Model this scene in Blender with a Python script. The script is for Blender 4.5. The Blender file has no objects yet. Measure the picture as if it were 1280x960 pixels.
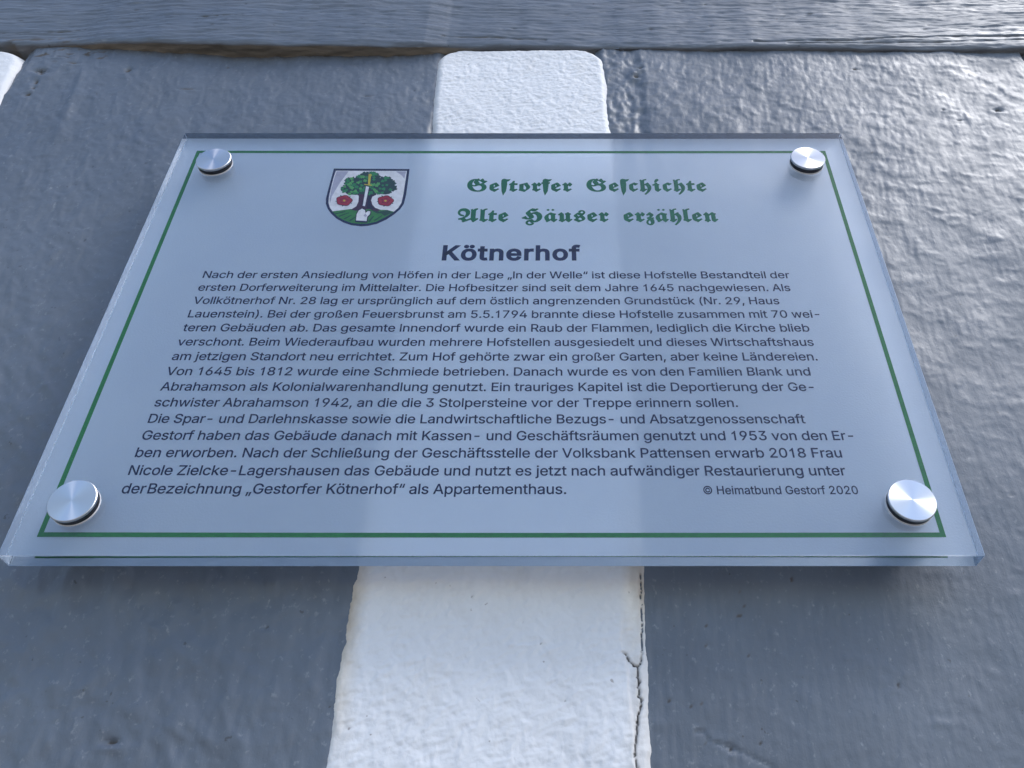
import bpy, bmesh, math, random
from mathutils import Vector
from mathutils.geometry import delaunay_2d_cdt
import numpy as np
from math import radians, pi, cos, sin

# ------------------------------------------------------------------ camera, sky, sun, exposure
scene = bpy.context.scene
COL = scene.collection
ZC = 1.9                      # height of the plaque's centre above the ground
GAP = 0.025                   # wall face to the front of the acrylic

cam_d = bpy.data.cameras.new('camera')
cam = bpy.data.objects.new('camera', cam_d); COL.objects.link(cam)
cam.location = (0.02698, -GAP - 0.32984, ZC - 0.31453)
cam.rotation_euler = (radians(128.119), 0, 0)
cam_d.sensor_width = 36; cam_d.lens = 36 * 1065 / 1280
cam_d.shift_x = -(693.5 - 640) / 1280
cam_d.clip_start = 0.01; cam_d.clip_end = 500
scene.camera = cam

SUN_EL, SUN_AZ = 52, 58       # elevation; degrees right of straight out from the wall
world = bpy.data.worlds.new('World'); scene.world = world; world.use_nodes = True
wn = world.node_tree
sky = wn.nodes.new('ShaderNodeTexSky'); sky.sky_type = 'NISHITA'; sky.sun_disc = False
sky.sun_elevation = radians(SUN_EL); sky.sun_rotation = radians(180 - SUN_AZ)
sky.air_density = 1.0; sky.dust_density = 1.0; sky.ozone_density = 2.0
wn.links.new(sky.outputs[0], wn.nodes['Background'].inputs[0])
wn.nodes['Background'].inputs[1].default_value = 0.11

sun_d = bpy.data.lights.new('sun', 'SUN'); sun_d.energy = 0.8; sun_d.angle = radians(20)
sun_d.color = (1.0, 0.995, 0.99)
sun = bpy.data.objects.new('sun', sun_d); COL.objects.link(sun)
sun.location = (1, -3, 6)
sun.rotation_euler = (radians(90 - SUN_EL), 0, radians(SUN_AZ))

vs = scene.view_settings
vs.view_transform = 'Standard'; vs.look = 'None'; vs.gamma = 1; vs.use_curve_mapping = False
vs.exposure = 1.5

# ------------------------------------------------------------------ helpers
def S(a, b, x):
    t = np.clip((x - a) / (b - a), 0, 1); return t * t * (3 - 2 * t)

def _hash(i, j, seed):
    h = (i.astype(np.int64) * 374761393 + j.astype(np.int64) * 668265263 + seed * 974634777) & 0xffffffff
    h = ((h ^ (h >> 13)) * 1274126177) & 0xffffffff
    return h ^ (h >> 16)

def noise(x, y, seed=0):
    xi, yi = np.floor(x), np.floor(y); fx, fy = x - xi, y - yi
    u, v = fx**3 * (fx * (fx * 6 - 15) + 10), fy**3 * (fy * (fy * 6 - 15) + 10)
    def g(i, j):
        a = (_hash(xi + i, yi + j, seed) & 1023) * (2 * pi / 1024)
        return np.cos(a) * (fx - i) + np.sin(a) * (fy - j)
    return 1.5 * ((g(0, 0) * (1 - u) + g(1, 0) * u) * (1 - v) + (g(0, 1) * (1 - u) + g(1, 1) * u) * v)

def fbm(x, y, seed=0, oct=4, gain=0.5):
    s, a = 0, 1
    for k in range(oct):
        c, d = cos(.9 * k) * 2**k, sin(.9 * k) * 2**k
        s = s + a * noise(x * c - y * d + 17.3 * k, x * d + y * c - 9.1 * k, seed + k); a *= gain
    return s

def ridge(x, y, seed=0, oct=3):
    s, a = 0, 1
    for k in range(oct):
        s = s + a * (1 - 2 * np.abs(noise(x * 2**k + 3.7 * k, y * 2**k, seed + k))); a *= 0.5
    return s

def polydist(x, z, pts):
    d = np.full(x.shape, 1e9)
    for (ax, az), (bx, bz) in zip(pts[:-1], pts[1:]):
        ux, uz = bx - ax, bz - az; L = ux * ux + uz * uz + 1e-18
        t = np.clip(((x - ax) * ux + (z - az) * uz) / L, 0, 1)
        d = np.minimum(d, np.hypot(x - ax - t * ux, z - az - t * uz))
    return d

def mesh_np(name, co, faces, mat, parent=None, loc=None, smooth=True, attrs=None):
    me = bpy.data.meshes.new(name)
    me.from_pydata(co.tolist() if hasattr(co, 'tolist') else co, [], faces.tolist() if hasattr(faces, 'tolist') else faces)
    for m in (mat if isinstance(mat, (list, tuple)) else [mat]): me.materials.append(m)
    if smooth: me.polygons.foreach_set('use_smooth', [True] * len(me.polygons))
    for k, v in (attrs or {}).items():
        me.attributes.new(k, 'FLOAT', 'POINT').data.foreach_set('value', np.ravel(v).astype(np.float32))
    me.update()
    o = bpy.data.objects.new(name, me); COL.objects.link(o)
    if parent: o.parent = parent
    if loc: o.location = loc
    return o

def empty(name, loc, label, cat, group=None):
    o = bpy.data.objects.new(name, None); COL.objects.link(o); o.location = loc
    o.empty_display_size = 0.05
    o['label'] = label; o['category'] = cat
    if group: o['group'] = group
    return o

def grid_faces(nz, nx, flip=False):
    i = np.arange((nz - 1) * nx).reshape(nz - 1, nx)[:, :-1].ravel()
    return np.stack([i, i + 1, i + nx + 1, i + nx], 1)       # faces -y for x right, z up

def span(a, b, step, lo=None, hi=None):
    """fine even spacing a..b, growing coarse out to lo / hi"""
    m = np.linspace(a, b, int(round((b - a) / step)) + 1)
    parts = [m]
    if lo is not None and lo < a: parts.insert(0, a - np.geomspace(step * 2, a - lo, 24)[::-1])
    if hi is not None and hi > b: parts.append(b + np.geomspace(step * 2, hi - b, 24))
    return np.concatenate(parts)

def nodes(name):
    m = bpy.data.materials.new(name); m.use_nodes = True
    t = m.node_tree; p = t.nodes['Principled BSDF']
    return m, t, p

def N(t, kind, **kw):
    n = t.nodes.new(kind)
    for k, v in kw.items():
        if k in n.inputs: n.inputs[k].default_value = v
        else: setattr(n, k, v)
    return n

def coords(t, scale):
    tc = N(t, 'ShaderNodeTexCoord'); mp = N(t, 'ShaderNodeMapping')
    mp.inputs['Scale'].default_value = scale
    t.links.new(tc.outputs['Object'], mp.inputs['Vector']); return mp.outputs[0]

def noise_tex(t, scale, vec=(1, 1, 1), detail=4, rough=0.55, dist=0.0):
    n = N(t, 'ShaderNodeTexNoise'); n.inputs['Scale'].default_value = scale
    n.inputs['Detail'].default_value = detail; n.inputs['Roughness'].default_value = rough
    n.inputs['Distortion'].default_value = dist
    t.links.new(coords(t, vec), n.inputs['Vector']); return n.outputs['Fac']

def ramp(t, fac, stops):
    r = N(t, 'ShaderNodeValToRGB'); e = r.color_ramp.elements
    while len(e) < len(stops): e.new(0.5)
    for el, (p, c) in zip(e, stops):
        el.position = p; el.color = (*c, 1) if len(c) == 3 else c
    t.links.new(fac, r.inputs[0]); return r.outputs['Color']

def mixc(t, fac, a, b):
    n = N(t, 'ShaderNodeMix', data_type='RGBA')
    for s, v in ((n.inputs[0], fac), (n.inputs[6], a), (n.inputs[7], b)):
        if hasattr(v, 'links') or hasattr(v, 'is_linked'): t.links.new(v, s)
        elif isinstance(v, (int, float)): s.default_value = v
        else: s.default_value = (*v, 1)
    return n.outputs[2]

def bumps(t, p, layers):
    prev = None
    for h, dist, strength in layers:
        b = N(t, 'ShaderNodeBump'); b.inputs['Distance'].default_value = dist; b.inputs['Strength'].default_value = strength
        t.links.new(h, b.inputs['Height'])
        if prev: t.links.new(prev, b.inputs['Normal'])
        prev = b.outputs[0]
    t.links.new(prev, p.inputs['Normal'])

def attr(t, name):
    a = N(t, 'ShaderNodeAttribute'); a.attribute_name = name; return a.outputs['Fac']

# ------------------------------------------------------------------ materials
GREY_A, GREY_B = (0.073, 0.087, 0.110), (0.095, 0.110, 0.134)
def grey_paint(name, stretch, fine, hair):
    m, t, p = nodes(name)
    n1 = noise_tex(t, 9, (1, 1, 1), 5)
    c = ramp(t, n1, [(0.3, GREY_A), (0.7, GREY_B)])
    speck = ramp(t, noise_tex(t, 210, (1, 1, 1), 2, 0.7), [(0.70, (0, 0, 0)), (0.74, (1, 1, 1))])
    c = mixc(t, speck, c, (0.05, 0.055, 0.065))
    dust = ramp(t, noise_tex(t, 330, stretch, 3, 0.7), [(0.60, (0, 0, 0)), (0.78, (0.35,) * 3)])
    c = mixc(t, dust, c, (0.34, 0.35, 0.36))
    wood = ramp(t, noise_tex(t, 60, (0.25, 1, 1), 4), [(0.3, (0.03, 0.026, 0.022)), (0.7, (0.09, 0.075, 0.06))])
    c = mixc(t, attr(t, 'dirt'), c, wood)
    bare = ramp(t, noise_tex(t, 60, (0.15, 1, 1), 4), [(0.3, (0.10, 0.085, 0.062)), (0.7, (0.27, 0.225, 0.17))])
    c = mixc(t, attr(t, 'bare'), c, bare)
    t.links.new(c, p.inputs['Base Color'])
    r = ramp(t, noise_tex(t, 40, stretch, 4), [(0.3, (0.42,) * 3), (0.7, (0.58,) * 3)])
    rm = mixc(t, attr(t, 'dirt'), r, (0.85, 0.85, 0.85))
    t.links.new(rm, p.inputs['Roughness'])
    p.inputs['Specular IOR Level'].default_value = 0.6
    bumps(t, p, [(noise_tex(t, 900, hair, 4, 0.65), 0.0002, 0.4), (noise_tex(t, 260, stretch, 5, 0.6), 0.0006, fine), (noise_tex(t, 90, stretch, 4, 0.6, 0.6), 0.0010, fine * .7)])
    return m
M_POST = grey_paint('grey_brushed_paint', (1, 1, 0.8), 0.4, (1, 1, 0.09))
M_BEAM = grey_paint('grey_paint_over_grain', (0.14, 1, 1.1), 0.75, (0.04, 1, 1))

M_PLASTER, t, p = nodes('white_limewash')
c = ramp(t, noise_tex(t, 14, (1, 1, 1), 5), [(0.3, (0.585, 0.58, 0.585)), (0.7, (0.65, 0.645, 0.65))])
c = mixc(t, attr(t, 'edge'), c, ramp(t, noise_tex(t, 70, (1, 1, 0.4), 4), [(0.35, (0.42, 0.36, 0.29)), (0.65, (0.70, 0.65, 0.58))]))
grime = ramp(t, noise_tex(t, 55, (1, 1, 0.6), 6, 0.7), [(0.56, (0, 0, 0)), (0.75, (0.30,) * 3)])
c = mixc(t, grime, c, (0.50, 0.46, 0.41))
speck = ramp(t, noise_tex(t, 240, (1, 1, 1), 2, 0.7), [(0.73, (0, 0, 0)), (0.77, (0.7,) * 3)])
c = mixc(t, speck, c, (0.25, 0.22, 0.20))
c = mixc(t, attr(t, 'dirt'), c, (0.05, 0.04, 0.035))
t.links.new(c, p.inputs['Base Color']); p.inputs['Roughness'].default_value = 0.62
p.inputs['Specular IOR Level'].default_value = 0.35
bumps(t, p, [(noise_tex(t, 420, (1, 1, 1), 4, 0.6), 0.0004, 0.5), (noise_tex(t, 150, (1, 1, 0.8), 4, 0.55, 0.8), 0.0008, 0.5)])

def glass_nodes(name):
    m = bpy.data.materials.new(name); m.use_nodes = True; t = m.node_tree
    for n in list(t.nodes): t.nodes.remove(n)
    return m, t, N(t, 'ShaderNodeOutputMaterial')

M_ACRYL, t, out = glass_nodes('clear_acrylic')
g = N(t, 'ShaderNodeBsdfGlass', IOR=1.49); g.inputs['Color'].default_value = (0.985, 0.985, 1.0, 1); g.inputs['Roughness'].default_value = 0.0
t.links.new(g.outputs[0], out.inputs[0])

M_FROST, t, out = glass_nodes('frosted_back_film')
g = N(t, 'ShaderNodeBsdfGlass', IOR=1.49); g.inputs['Color'].default_value = (0.95, 0.98, 1, 1); g.inputs['Roughness'].default_value = 0.42
d = N(t, 'ShaderNodeBsdfDiffuse')
t.links.new(ramp(t, noise_tex(t, 28, (1, 1, 1), 6, 0.7), [(0.3, (0.64, 0.79, 0.97)), (0.62, (0.69, 0.84, 1.0))]), d.inputs['Color'])
b = N(t, 'ShaderNodeBump'); b.inputs['Distance'].default_value = 0.0003; b.inputs['Strength'].default_value = 0.35
t.links.new(noise_tex(t, 1000, (1, 1, 1), 3), b.inputs['Height'])
t.links.new(b.outputs[0], g.inputs['Normal']); t.links.new(b.outputs[0], d.inputs['Normal'])
mx = N(t, 'ShaderNodeMixShader'); mx.inputs[0].default_value = 0.50
t.links.new(g.outputs[0], mx.inputs[1]); t.links.new(d.outputs[0], mx.inputs[2]); t.links.new(mx.outputs[0], out.inputs[0])

M_EDGE, t, out = glass_nodes('dark_sawn_edge')                       # the top edge, mostly a dark diffuse colour
g = N(t, 'ShaderNodeBsdfGlass', IOR=1.49); g.inputs['Color'].default_value = (0.6, 0.65, 0.7, 1); g.inputs['Roughness'].default_value = 0.25
d = N(t, 'ShaderNodeBsdfDiffuse')
t.links.new(ramp(t, noise_tex(t, 90, (1, 1, 1), 4), [(0.3, (0.035, 0.042, 0.055)), (0.7, (0.07, 0.08, 0.10))]), d.inputs['Color'])
mx = N(t, 'ShaderNodeMixShader'); mx.inputs[0].default_value = 0.75
t.links.new(g.outputs[0], mx.inputs[1]); t.links.new(d.outputs[0], mx.inputs[2]); t.links.new(mx.outputs[0], out.inputs[0])
M_CUT, t, out = glass_nodes('shade_tinted_cut_edge')  # bottom edge: clear acrylic, its shaded look put into a dark glass tint
g = N(t, 'ShaderNodeBsdfGlass', IOR=1.49); g.inputs['Color'].default_value = (0.42, 0.47, 0.52, 1); g.inputs['Roughness'].default_value = 0.03
t.links.new(g.outputs[0], out.inputs[0])

def ink(name, col, rough=0.6):
    m, t, p = nodes(name)
    n = ramp(t, noise_tex(t, 300, (1, 1, 1), 2), [(0.2, tuple(c * 0.85 for c in col)), (0.8, tuple(min(1, c * 1.15) for c in col))])
    t.links.new(n, p.inputs['Base Color']); p.inputs['Roughness'].default_value = rough
    p.inputs['Specular IOR Level'].default_value = 0.1
    return m
I_NAVY = ink('navy_ink', (0.008, 0.012, 0.055))
I_GREEN = ink('green_ink', (0.001, 0.13, 0.045))
I_BORDER = ink('green_border_ink', (0.02, 0.17, 0.035))
I_WHITE = ink('white_ink', (0.78, 0.78, 0.80))
I_LEAF = ink('leaf_ink', (0.02, 0.22, 0.06)); I_LEAF_D = ink('dark_leaf_ink', (0.012, 0.045, 0.035)); I_LEAF_L = ink('light_leaf_ink', (0.09, 0.36, 0.08))
I_BARK = ink('bark_ink', (0.05, 0.012, 0.035)); I_BARK_D = ink('dark_bark_ink', (0.012, 0.008, 0.03))
I_GRASS = ink('grass_ink', (0.035, 0.2, 0.035)); I_GRASS_D = ink('dark_grass_ink', (0.012, 0.06, 0.03))
I_RED = ink('red_ink', (0.36, 0.012, 0.03)); I_RED_D = ink('dark_red_ink', (0.09, 0.006, 0.02)); I_GOLD = ink('gold_ink', (0.55, 0.45, 0.04))
I_SHADE = ink('lilac_ink', (0.42, 0.42, 0.52))

M_METAL, t, p = nodes('brushed_steel')
p.inputs['Metallic'].default_value = 1; p.inputs['Base Color'].default_value = (0.52, 0.52, 0.53, 1)
p.inputs['Roughness'].default_value = 0.33; p.inputs['Anisotropic'].default_value = 0.92
tg = N(t, 'ShaderNodeTangent', direction_type='RADIAL', axis='Y'); t.links.new(tg.outputs[0], p.inputs['Tangent'])
M_RUBBER, t, p = nodes('black_rubber'); p.inputs['Base Color'].default_value = (0.008, 0.008, 0.012, 1)
t.links.new(ramp(t, noise_tex(t, 500), [(0.3, (0.4,) * 3), (0.7, (0.6,) * 3)]), p.inputs['Roughness'])
M_NYLON, t, p = nodes('pale_nylon'); p.inputs['Base Color'].default_value = (0.62, 0.60, 0.60, 1)
p.inputs['Subsurface Weight'].default_value = 0.0
t.links.new(ramp(t, noise_tex(t, 500), [(0.3, (0.25,) * 3), (0.7, (0.35,) * 3)]), p.inputs['Roughness'])

# ------------------------------------------------------------------ ground
M_GROUND, t, p = nodes('cobbles')
v = N(t, 'ShaderNodeTexVoronoi'); v.inputs['Scale'].default_value = 9
t.links.new(coords(t, (1, 1, 1)), v.inputs['Vector'])
t.links.new(ramp(t, v.outputs['Distance'], [(0.2, (0.46, 0.41, 0.34)), (0.75, (0.25, 0.22, 0.19))]), p.inputs['Base Color'])
p.inputs['Roughness'].default_value = 0.85
gr = mesh_np('ground', [(-40, -60, 0), (40, -60, 0), (40, 2, 0), (-40, 2, 0)], [(0, 1, 2, 3)], M_GROUND, smooth=False)
gr['kind'] = 'structure'

# ------------------------------------------------------------------ the wall: grey timbers, white plaster between
wall = empty('house_wall', (0, 0, 0), 'half-timbered house wall of grey painted timbers with white plaster strips between', 'wall')
WL = (0, 0, ZC)

def gauss(x, z, cx, cz, rx, rz): return np.exp(-((x - cx) / rx)**2 - ((z - cz) / rz)**2)

def post_height(X, Z, x0, x1, seed, pits, lean=0.0, lumpy=1.0, strokes=True):
    u = X + lean * Z
    wx = 0.004 * fbm(X * 40, Z * 40, seed + 50, 2); wz = 0.004 * fbm(X * 40 + 9, Z * 40, seed + 60, 2)
    lumpy = lumpy * (0.4 + 0.6 * S(-.05, .18, Z)) if not strokes else lumpy                   # the paint is thicker higher up
    h = 0.0016 * fbm(X * 9, Z * 6, seed, 3)
    h += 0.00030 * lumpy * fbm((u + wx) * 110, (Z + wz) * 90, seed + 7, 3)
    if strokes:                                                    # dragged upright with the brush
        h += 0.00044 * lumpy * fbm((u + wx) * 80, (Z - .2 * X + wz) * 26, seed + 11, 3)
        h += 0.00022 * lumpy * ridge((u * .8 + Z * .5 + wx) * 120, (Z * .8 - u * .5) * 60, seed + 14, 2)
    else:                                                          # laid on thick, in crosswise ripples
        rp = noise((X + wx) * 42, (Z + .2 * X + wz) * 88, seed + 11) + .6 * noise((X + .3 * Z + wx) * 75, (Z - .15 * X + wz) * 150, seed + 12) + .35 * noise(X * 170, Z * 260, seed + 13)
        h += 0.00056 * lumpy * np.where(rp > 0, np.minimum(rp, .75) ** 1.4, .35 * rp)
    h += 0.00016 * fbm(u * 420, Z * 60, seed + 21, 3)              # brush hairs
    h += 0.0005 * np.maximum(0, noise(u * 160 + 5, Z * 150, seed + 31) - 0.35)   # gobs of paint
    e = np.minimum(X - x0, x1 - X)
    h -= 0.003 * (1 - S(0, 0.007, e + 0.0012 * noise(Z * 60, Z * 0 + 3.3, seed)))
    dirt = np.zeros_like(h)
    for (cx, cz, rx, rz, dp) in pits:
        r = 1 + 0.5 * noise(X * 500, Z * 500, seed + 77)
        g = np.exp(-(((X - cx) / (rx * r + 1e-5))**2 + ((Z - cz) / (rz * r + 1e-5))**2))
        h -= dp * g; h += dp * 0.35 * gauss(X, Z, cx, cz - rz * 2, rx * 1.8, rz * 1.3)
        dirt = np.maximum(dirt, S(0.45, 0.8, g))
    return h, dirt

def build_post(x0, x1, seed, pits, fx, fz, lean=0.0, extra=None, lo=None, hi=None, step=0.0011, lumpy=1.0, strokes=True):
    xs = span(fx[0], fx[1], step, x0 if x0 < fx[0] else None, x1 if x1 > fx[1] else None)
    zs = span(fz[0], fz[1], step, -1.9, None)
    X, Z = np.meshgrid(xs, zs)
    h, dirt = post_height(X, Z, x0, x1, seed, pits, lean, lumpy, strokes)
    if extra: h, dirt = extra(X, Z, h, dirt)
    co = np.stack([X.ravel(), -h.ravel(), Z.ravel()], 1)
    return mesh_np('timber_post', co, grid_faces(len(zs), len(xs)), M_POST, wall, WL, attrs={'dirt': dirt})

rnd = random.Random(4)
pitsL = [(-.2907, .2606, .0022, .003, .002), (-.3562, .2600, .005, .002, .002), (-.3534, .2563, .004, .002, .002), (-.3533, .2449, .0016, .003, .0015), (-.3523, .2377, .0014, .002, .0015),
         (-.3533, .2296, .0025, .002, .0015), (-.217, .2638, .0011, .0014, .001), (-.1076, .2276, .004, .0009, .0008), (-.1493, -.2174, .0030, .0012, .0022), (-.0977, -.1702, .0007, .0007, .0008),
         (-.335, .27, .004, .0012, .001), (-.24, .236, .006, .0010, .0006), (-.345, .278, .006, .0008, .001)]
pitsR = [(.0906, .2638, .0022, .0016, .0018), (.087, .2532, .0020, .0018, .0018), (.3027, .211, .0010, .0012, .001), (.3412, .211, .0030, .0016, .0016), (.2519, .2638, .0030, .0014, .0010), (.3104, .1986, .0022, .0007, .0008),
         (.1334, -.1474, .0006, .0012, .0008), (.1698, -.1943, .0004, .0019, .0010), (.2456, -.1044, .0008, .0006, .0008), (.0737, -.2011, .0006, .0006, .0008), (.0794, -.2103, .0005, .0005, .0006),
         (.0972, -.2196, .0008, .0012, .0012), (.1078, -.1647, .0005, .0005, .0006), (.1032, -.1859, .0005, .0004, .0006), (.1043, -.2024, .0006, .0005, .0006), (.0556, .2296, .0008, .0008, .0008)]
for k in range(26):
    pitsR.append((rnd.uniform(.082, .112), rnd.uniform(-.225, -.15), rnd.uniform(.0002, .0005), rnd.uniform(.0002, .0005), .0004))

def left_extra(X, Z, h, d):
    h = h + 0.0012 * np.exp(-((X + .316 + .12 * (Z - .2)) / .004)**2) * S(0.14, .2, Z) * (1 - S(.25, .275, Z))       # run of paint
    h = h - 0.0006 * np.exp(-((X + .0700 + .0015 * noise(Z * 45, Z * 0, 61)) / .0026)**2) * (.5 + .5 * noise(Z * 25, Z * 0, 62))
    low = S(-.05, .05, -Z)
    h = h + low * 0.0007 * ridge((X * .8 + Z * .35) * 70, (Z * .8 - X * .3) * 38, 303, 2) * (1 - S(-.105, -.08, X))
    dk = S(.262, .285, Z) * (fbm(X * 90, Z * 160, 71, 3) - 0.25) * (1 - S(-.33, -.29, X)) * S(-.372, -.36, X)
    return h, np.maximum(d, S(0.12, 0.3, dk))

def right_extra(X, Z, h, d):
    strip = 1 - S(.088, .094, X + .002 * noise(Z * 30, Z * 0, 5))
    up = S(.12, .16, Z)
    h = h - 0.0016 * strip * up + 0.0011 * strip * up * fbm(X * 130, Z * 80, 401, 3)
    h = h + 0.0012 * gauss(X, Z, .088, .257, .006, .008) + 0.00022 * (1 - S(.085, .125, X)) * fbm(X * 520, Z * 28, 402, 3) * S(.1, .12, -Z)
    crack = polydist(X, Z, [(.0835, -.2130), (.0868, -.2128), (.0885, -.2165), (.0972, -.2190), (.1047, -.2226), (.1135, -.2270)])
    h = h - 0.0009 * np.exp(-(crack / .0004)**2)
    corner = polydist(X, Z, [(.322, .268), (.345, .250), (.360, .226), (.385, .215)])
    h = h + 0.0006 * np.exp(-(corner / .004)**2) - 0.0014 * gauss(X, Z, .345, .262, .016, .008)
    h = h - 0.004 * np.exp(-((X - .3845) / .0015)**2) * S(.2, .24, Z)
    return h, d

build_post(-.3755, -.0545, 11, pitsL, (-.3755, -.0545), (-.30, .312), 0.12, left_extra, lumpy=1.0)
build_post(.0575, .3925, 23, pitsR, (.0575, .3925), (-.30, .312), -0.10, right_extra, lumpy=1.0, strokes=False)
build_post(-3.2, -.498, 37, [], (-.60, -.498), (-.30, .312), 0.1, None, step=0.003)
build_post(.508, 3.2, 41, [], (.508, .60), (-.30, .312), 0.1, None, step=0.003)

def build_infill(pl, pr, ztop, seed, fx, step, cracks=False):
    zs = span(-.30, ztop + .006, step, -1.9); xs = np.arange(fx[0], fx[1] + step / 2, step)
    X, Z = np.meshgrid(xs, zs)
    pl, pr = sorted(pl), sorted(pr)
    xl = np.interp(Z, [q[0] for q in pl], [q[1] for q in pl]); xr = np.interp(Z, [q[0] for q in pr], [q[1] for q in pr])
    wob = 0.0006 * fbm(Z * 32, X * 12, seed, 2) + 0.0003 * noise(Z * 230, X * 60, seed + 3)
    dx = np.minimum(X - xl + .0016, xr + .0014 - X) + wob; dz = ztop - Z + 0.0012 * noise(X * 60, Z * 0, seed + 9)
    r = 0.020
    ins = np.where((dx < r) & (dz < r), r - np.hypot(r - dx, r - dz), np.minimum(dx, dz))
    h = -0.003 + 0.0044 * (1 - (1 - np.clip(ins / 0.006, 0, 1))**2)
    h = np.where(ins < 0, -0.003 + ins * 1.5, h)
    wx = .003 * fbm(X * 60, Z * 60, seed + 2, 2)
    f = S(0, .006, ins)
    h += f * (0.0008 * fbm(X * 16, Z * 14, seed + 30, 3) + 0.00026 * fbm((X + wx) * 190, (Z + wx) * 170, seed + 40, 4, .65)
              + 0.00022 * ridge((X * .8 + Z * .5) * 110, (Z * .9 - X * .4) * 220, seed + 44, 2))
    edge = (1 - S(.001, .0055, ins + .0015 * noise(X * 200, Z * 90, seed + 5))) * (.2 + .5 * S(.05, .12, -Z))
    dirt = np.zeros_like(h)
    if cracks:
        e2 = (1 - S(.0, .010, X - xl + .002 * noise(X * 50, Z * 60, 8) - .002)) * S(-.235, -.19, Z) * S(.1, .12, -Z)
        e2 = np.maximum(e2, (1 - S(.006, .013, xr - X + .002 * noise(X * 50, Z * 60, 9))) * S(.1, .12, -Z) * (0.35 + 0.4 * S(-.18, -.16, Z)))
        edge = np.maximum(edge, e2)
        h += -0.0012 * (1 - S(0, .008, X - xl)) * S(-.2, -.15, Z) * S(.1, .12, -Z)
        led = np.interp(Z, [-.30, -.227, -.222, -.2098, -.1968, -.1896, -.1822, -.1766, -.15], [.0600, .0589, .0588, .0582, .0571, .0575, .0565, .0549, .058])
        h -= 0.0013 * S(-.0004, .0008, X - led) * S(.16, .18, -Z)
        Xo, Zo = X, Z; X = Xo + .0007 * noise(Xo * 60, Zo * 330, 83) + .0003 * noise(Xo * 60, Zo * 900, 84)
        c1 = polydist(X, Z, [(.0653, -.1450), (.0651, -.1599), (.0646, -.1718), (.0638, -.1813), (.0634, -.185), (.0616, -.1868), (.0620, -.1932), (.0614, -.199), (.0627, -.2012), (.0611, -.2055), (.0601, -.2123), (.0586, -.2206), (.0590, -.2262), (.0584, -.24)])
        c2 = polydist(X, Z, [(.0556, -.1815), (.0570, -.1817), (.0581, -.1841), (.0599, -.1867), (.0616, -.1868)])
        jit = .0002 * noise(X * 700, Z * 700, 81)
        X = Xo
        w1 = .00026 + .00016 * S(.18, .2, -Z)
        k = np.maximum(np.exp(-((c1 + jit) / w1)**2), 0.9 * np.exp(-((c2 + jit) / .0004)**2))
        h -= 0.0022 * k; dirt = np.maximum(dirt, S(.35, .8, k))
        for (cx, cz, rr) in [(-.0096, -.1566, .0006), (.021, -.1776, .0005), (-.0445, -.149, .0004), (.031, -.2015, .0004), (.013, -.168, .0003)]:
            g = gauss(X, Z, cx, cz, rr, rr); h -= .0006 * g; dirt = np.maximum(dirt, .6 * S(.5, .9, g))
        h += 0.0004 * np.exp(-(polydist(X, Z, [(-.046, -.192), (-.038, -.186), (-.027, -.184), (-.018, -.187)]) / .0014)**2)
        h += 0.0004 * np.exp(-(polydist(X, Z, [(.008, -.178), (.016, -.1785), (.021, -.1775), (.022, -.176)]) / .0008)**2)
        h -= 0.0005 * gauss(X, Z, -.030, .265, .003, .004) - 0.0006 * gauss(X, Z, .045, .275, .003, .003)
    co = np.stack([X.ravel(), -h.ravel(), Z.ravel()], 1)
    return mesh_np('plaster_infill', co, grid_faces(len(zs), len(xs)), M_PLASTER, wall, WL, attrs={'dirt': dirt, 'edge': edge})

build_infill([(-1.9, -.064), (-.2205, -.0637), (-.1825, -.0651), (-.1509, -.0656), (-.1406, -.0640), (0, -.060), (.1838, -.0570), (.2377, -.0600), (.30, -.0608)],
             [(-1.9, .066), (-.2252, .0654), (-.2131, .0666), (-.1876, .0676), (-.1677, .0671), (-.14, .0679), (.1838, .0650), (.248, .0643), (.30, .0623)], .2895, 5, (-.078, .080), .0006, True)
build_infill([(-1.9, -.505), (.3, -.505)], [(-1.9, -.366), (.2227, -.3690), (.262, -.3755), (.3, -.3790)], .2885, 6, (-.52, -.355), .0012)
build_infill([(-1.9, .387), (.3, .389)], [(-1.9, .512), (.3, .512)], .2865, 9, (.374, .525), .0012)

# cross beam over the posts
BX = [-3.2, -.45, -.40, -.345, -.32, -.27, -.193, -.12, -.072, -.055, 0, .06, .15, .25, .32, .40, 3.2]
BB = [.289, .2900, .2905, .2915, .2890, .2830, .2780, .2800, .2830, .2875, .2900, .2895, .2875, .2865, .2855, .2875, .288]
BD = [4, 3.5, 3.5, 4.0, 6.5, 10.4, 12, 10, 8, 5, 3.2, 3.0, 3.2, 3.4, 3.2, 3.4, 4]
xs = span(-.47, .47, .0012, -3.2, 3.2)
v1 = span(0, .10, .0010, None, 1.6)[1:]                       # up the front
v0 = np.linspace(-.022, 0, 22)                                 # underside, from the back to the front edge
V = np.concatenate([v0, v1])
Xg, Vg = np.meshgrid(xs, V)
zb = np.interp(Xg, BX, BB) + .0009 * fbm(Xg * 35, Xg * 0 + 1.7, 91, 3)
dd = .001 * np.interp(Xg, BX, BD) + .0006 * fbm(Xg * 25, Xg * 0 + 4.4, 92, 2)
up = np.maximum(Vg, 0)
rz = .0016
hz = zb + up
gx = Xg + .01 * noise(Xg * 8, hz * 12, 93)
hh = dd - rz * np.exp(-(up / rz)**1.0) + .0008 * fbm(Xg * 7, hz * 30, 94, 3) + .00046 * fbm(gx * 24, hz * 260, 95, 4, .6) + .00034 * ridge(gx * 34, hz * 360, 96, 2) * S(0, .004, up)
deep = .0
dirt = np.zeros_like(hh)
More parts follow.
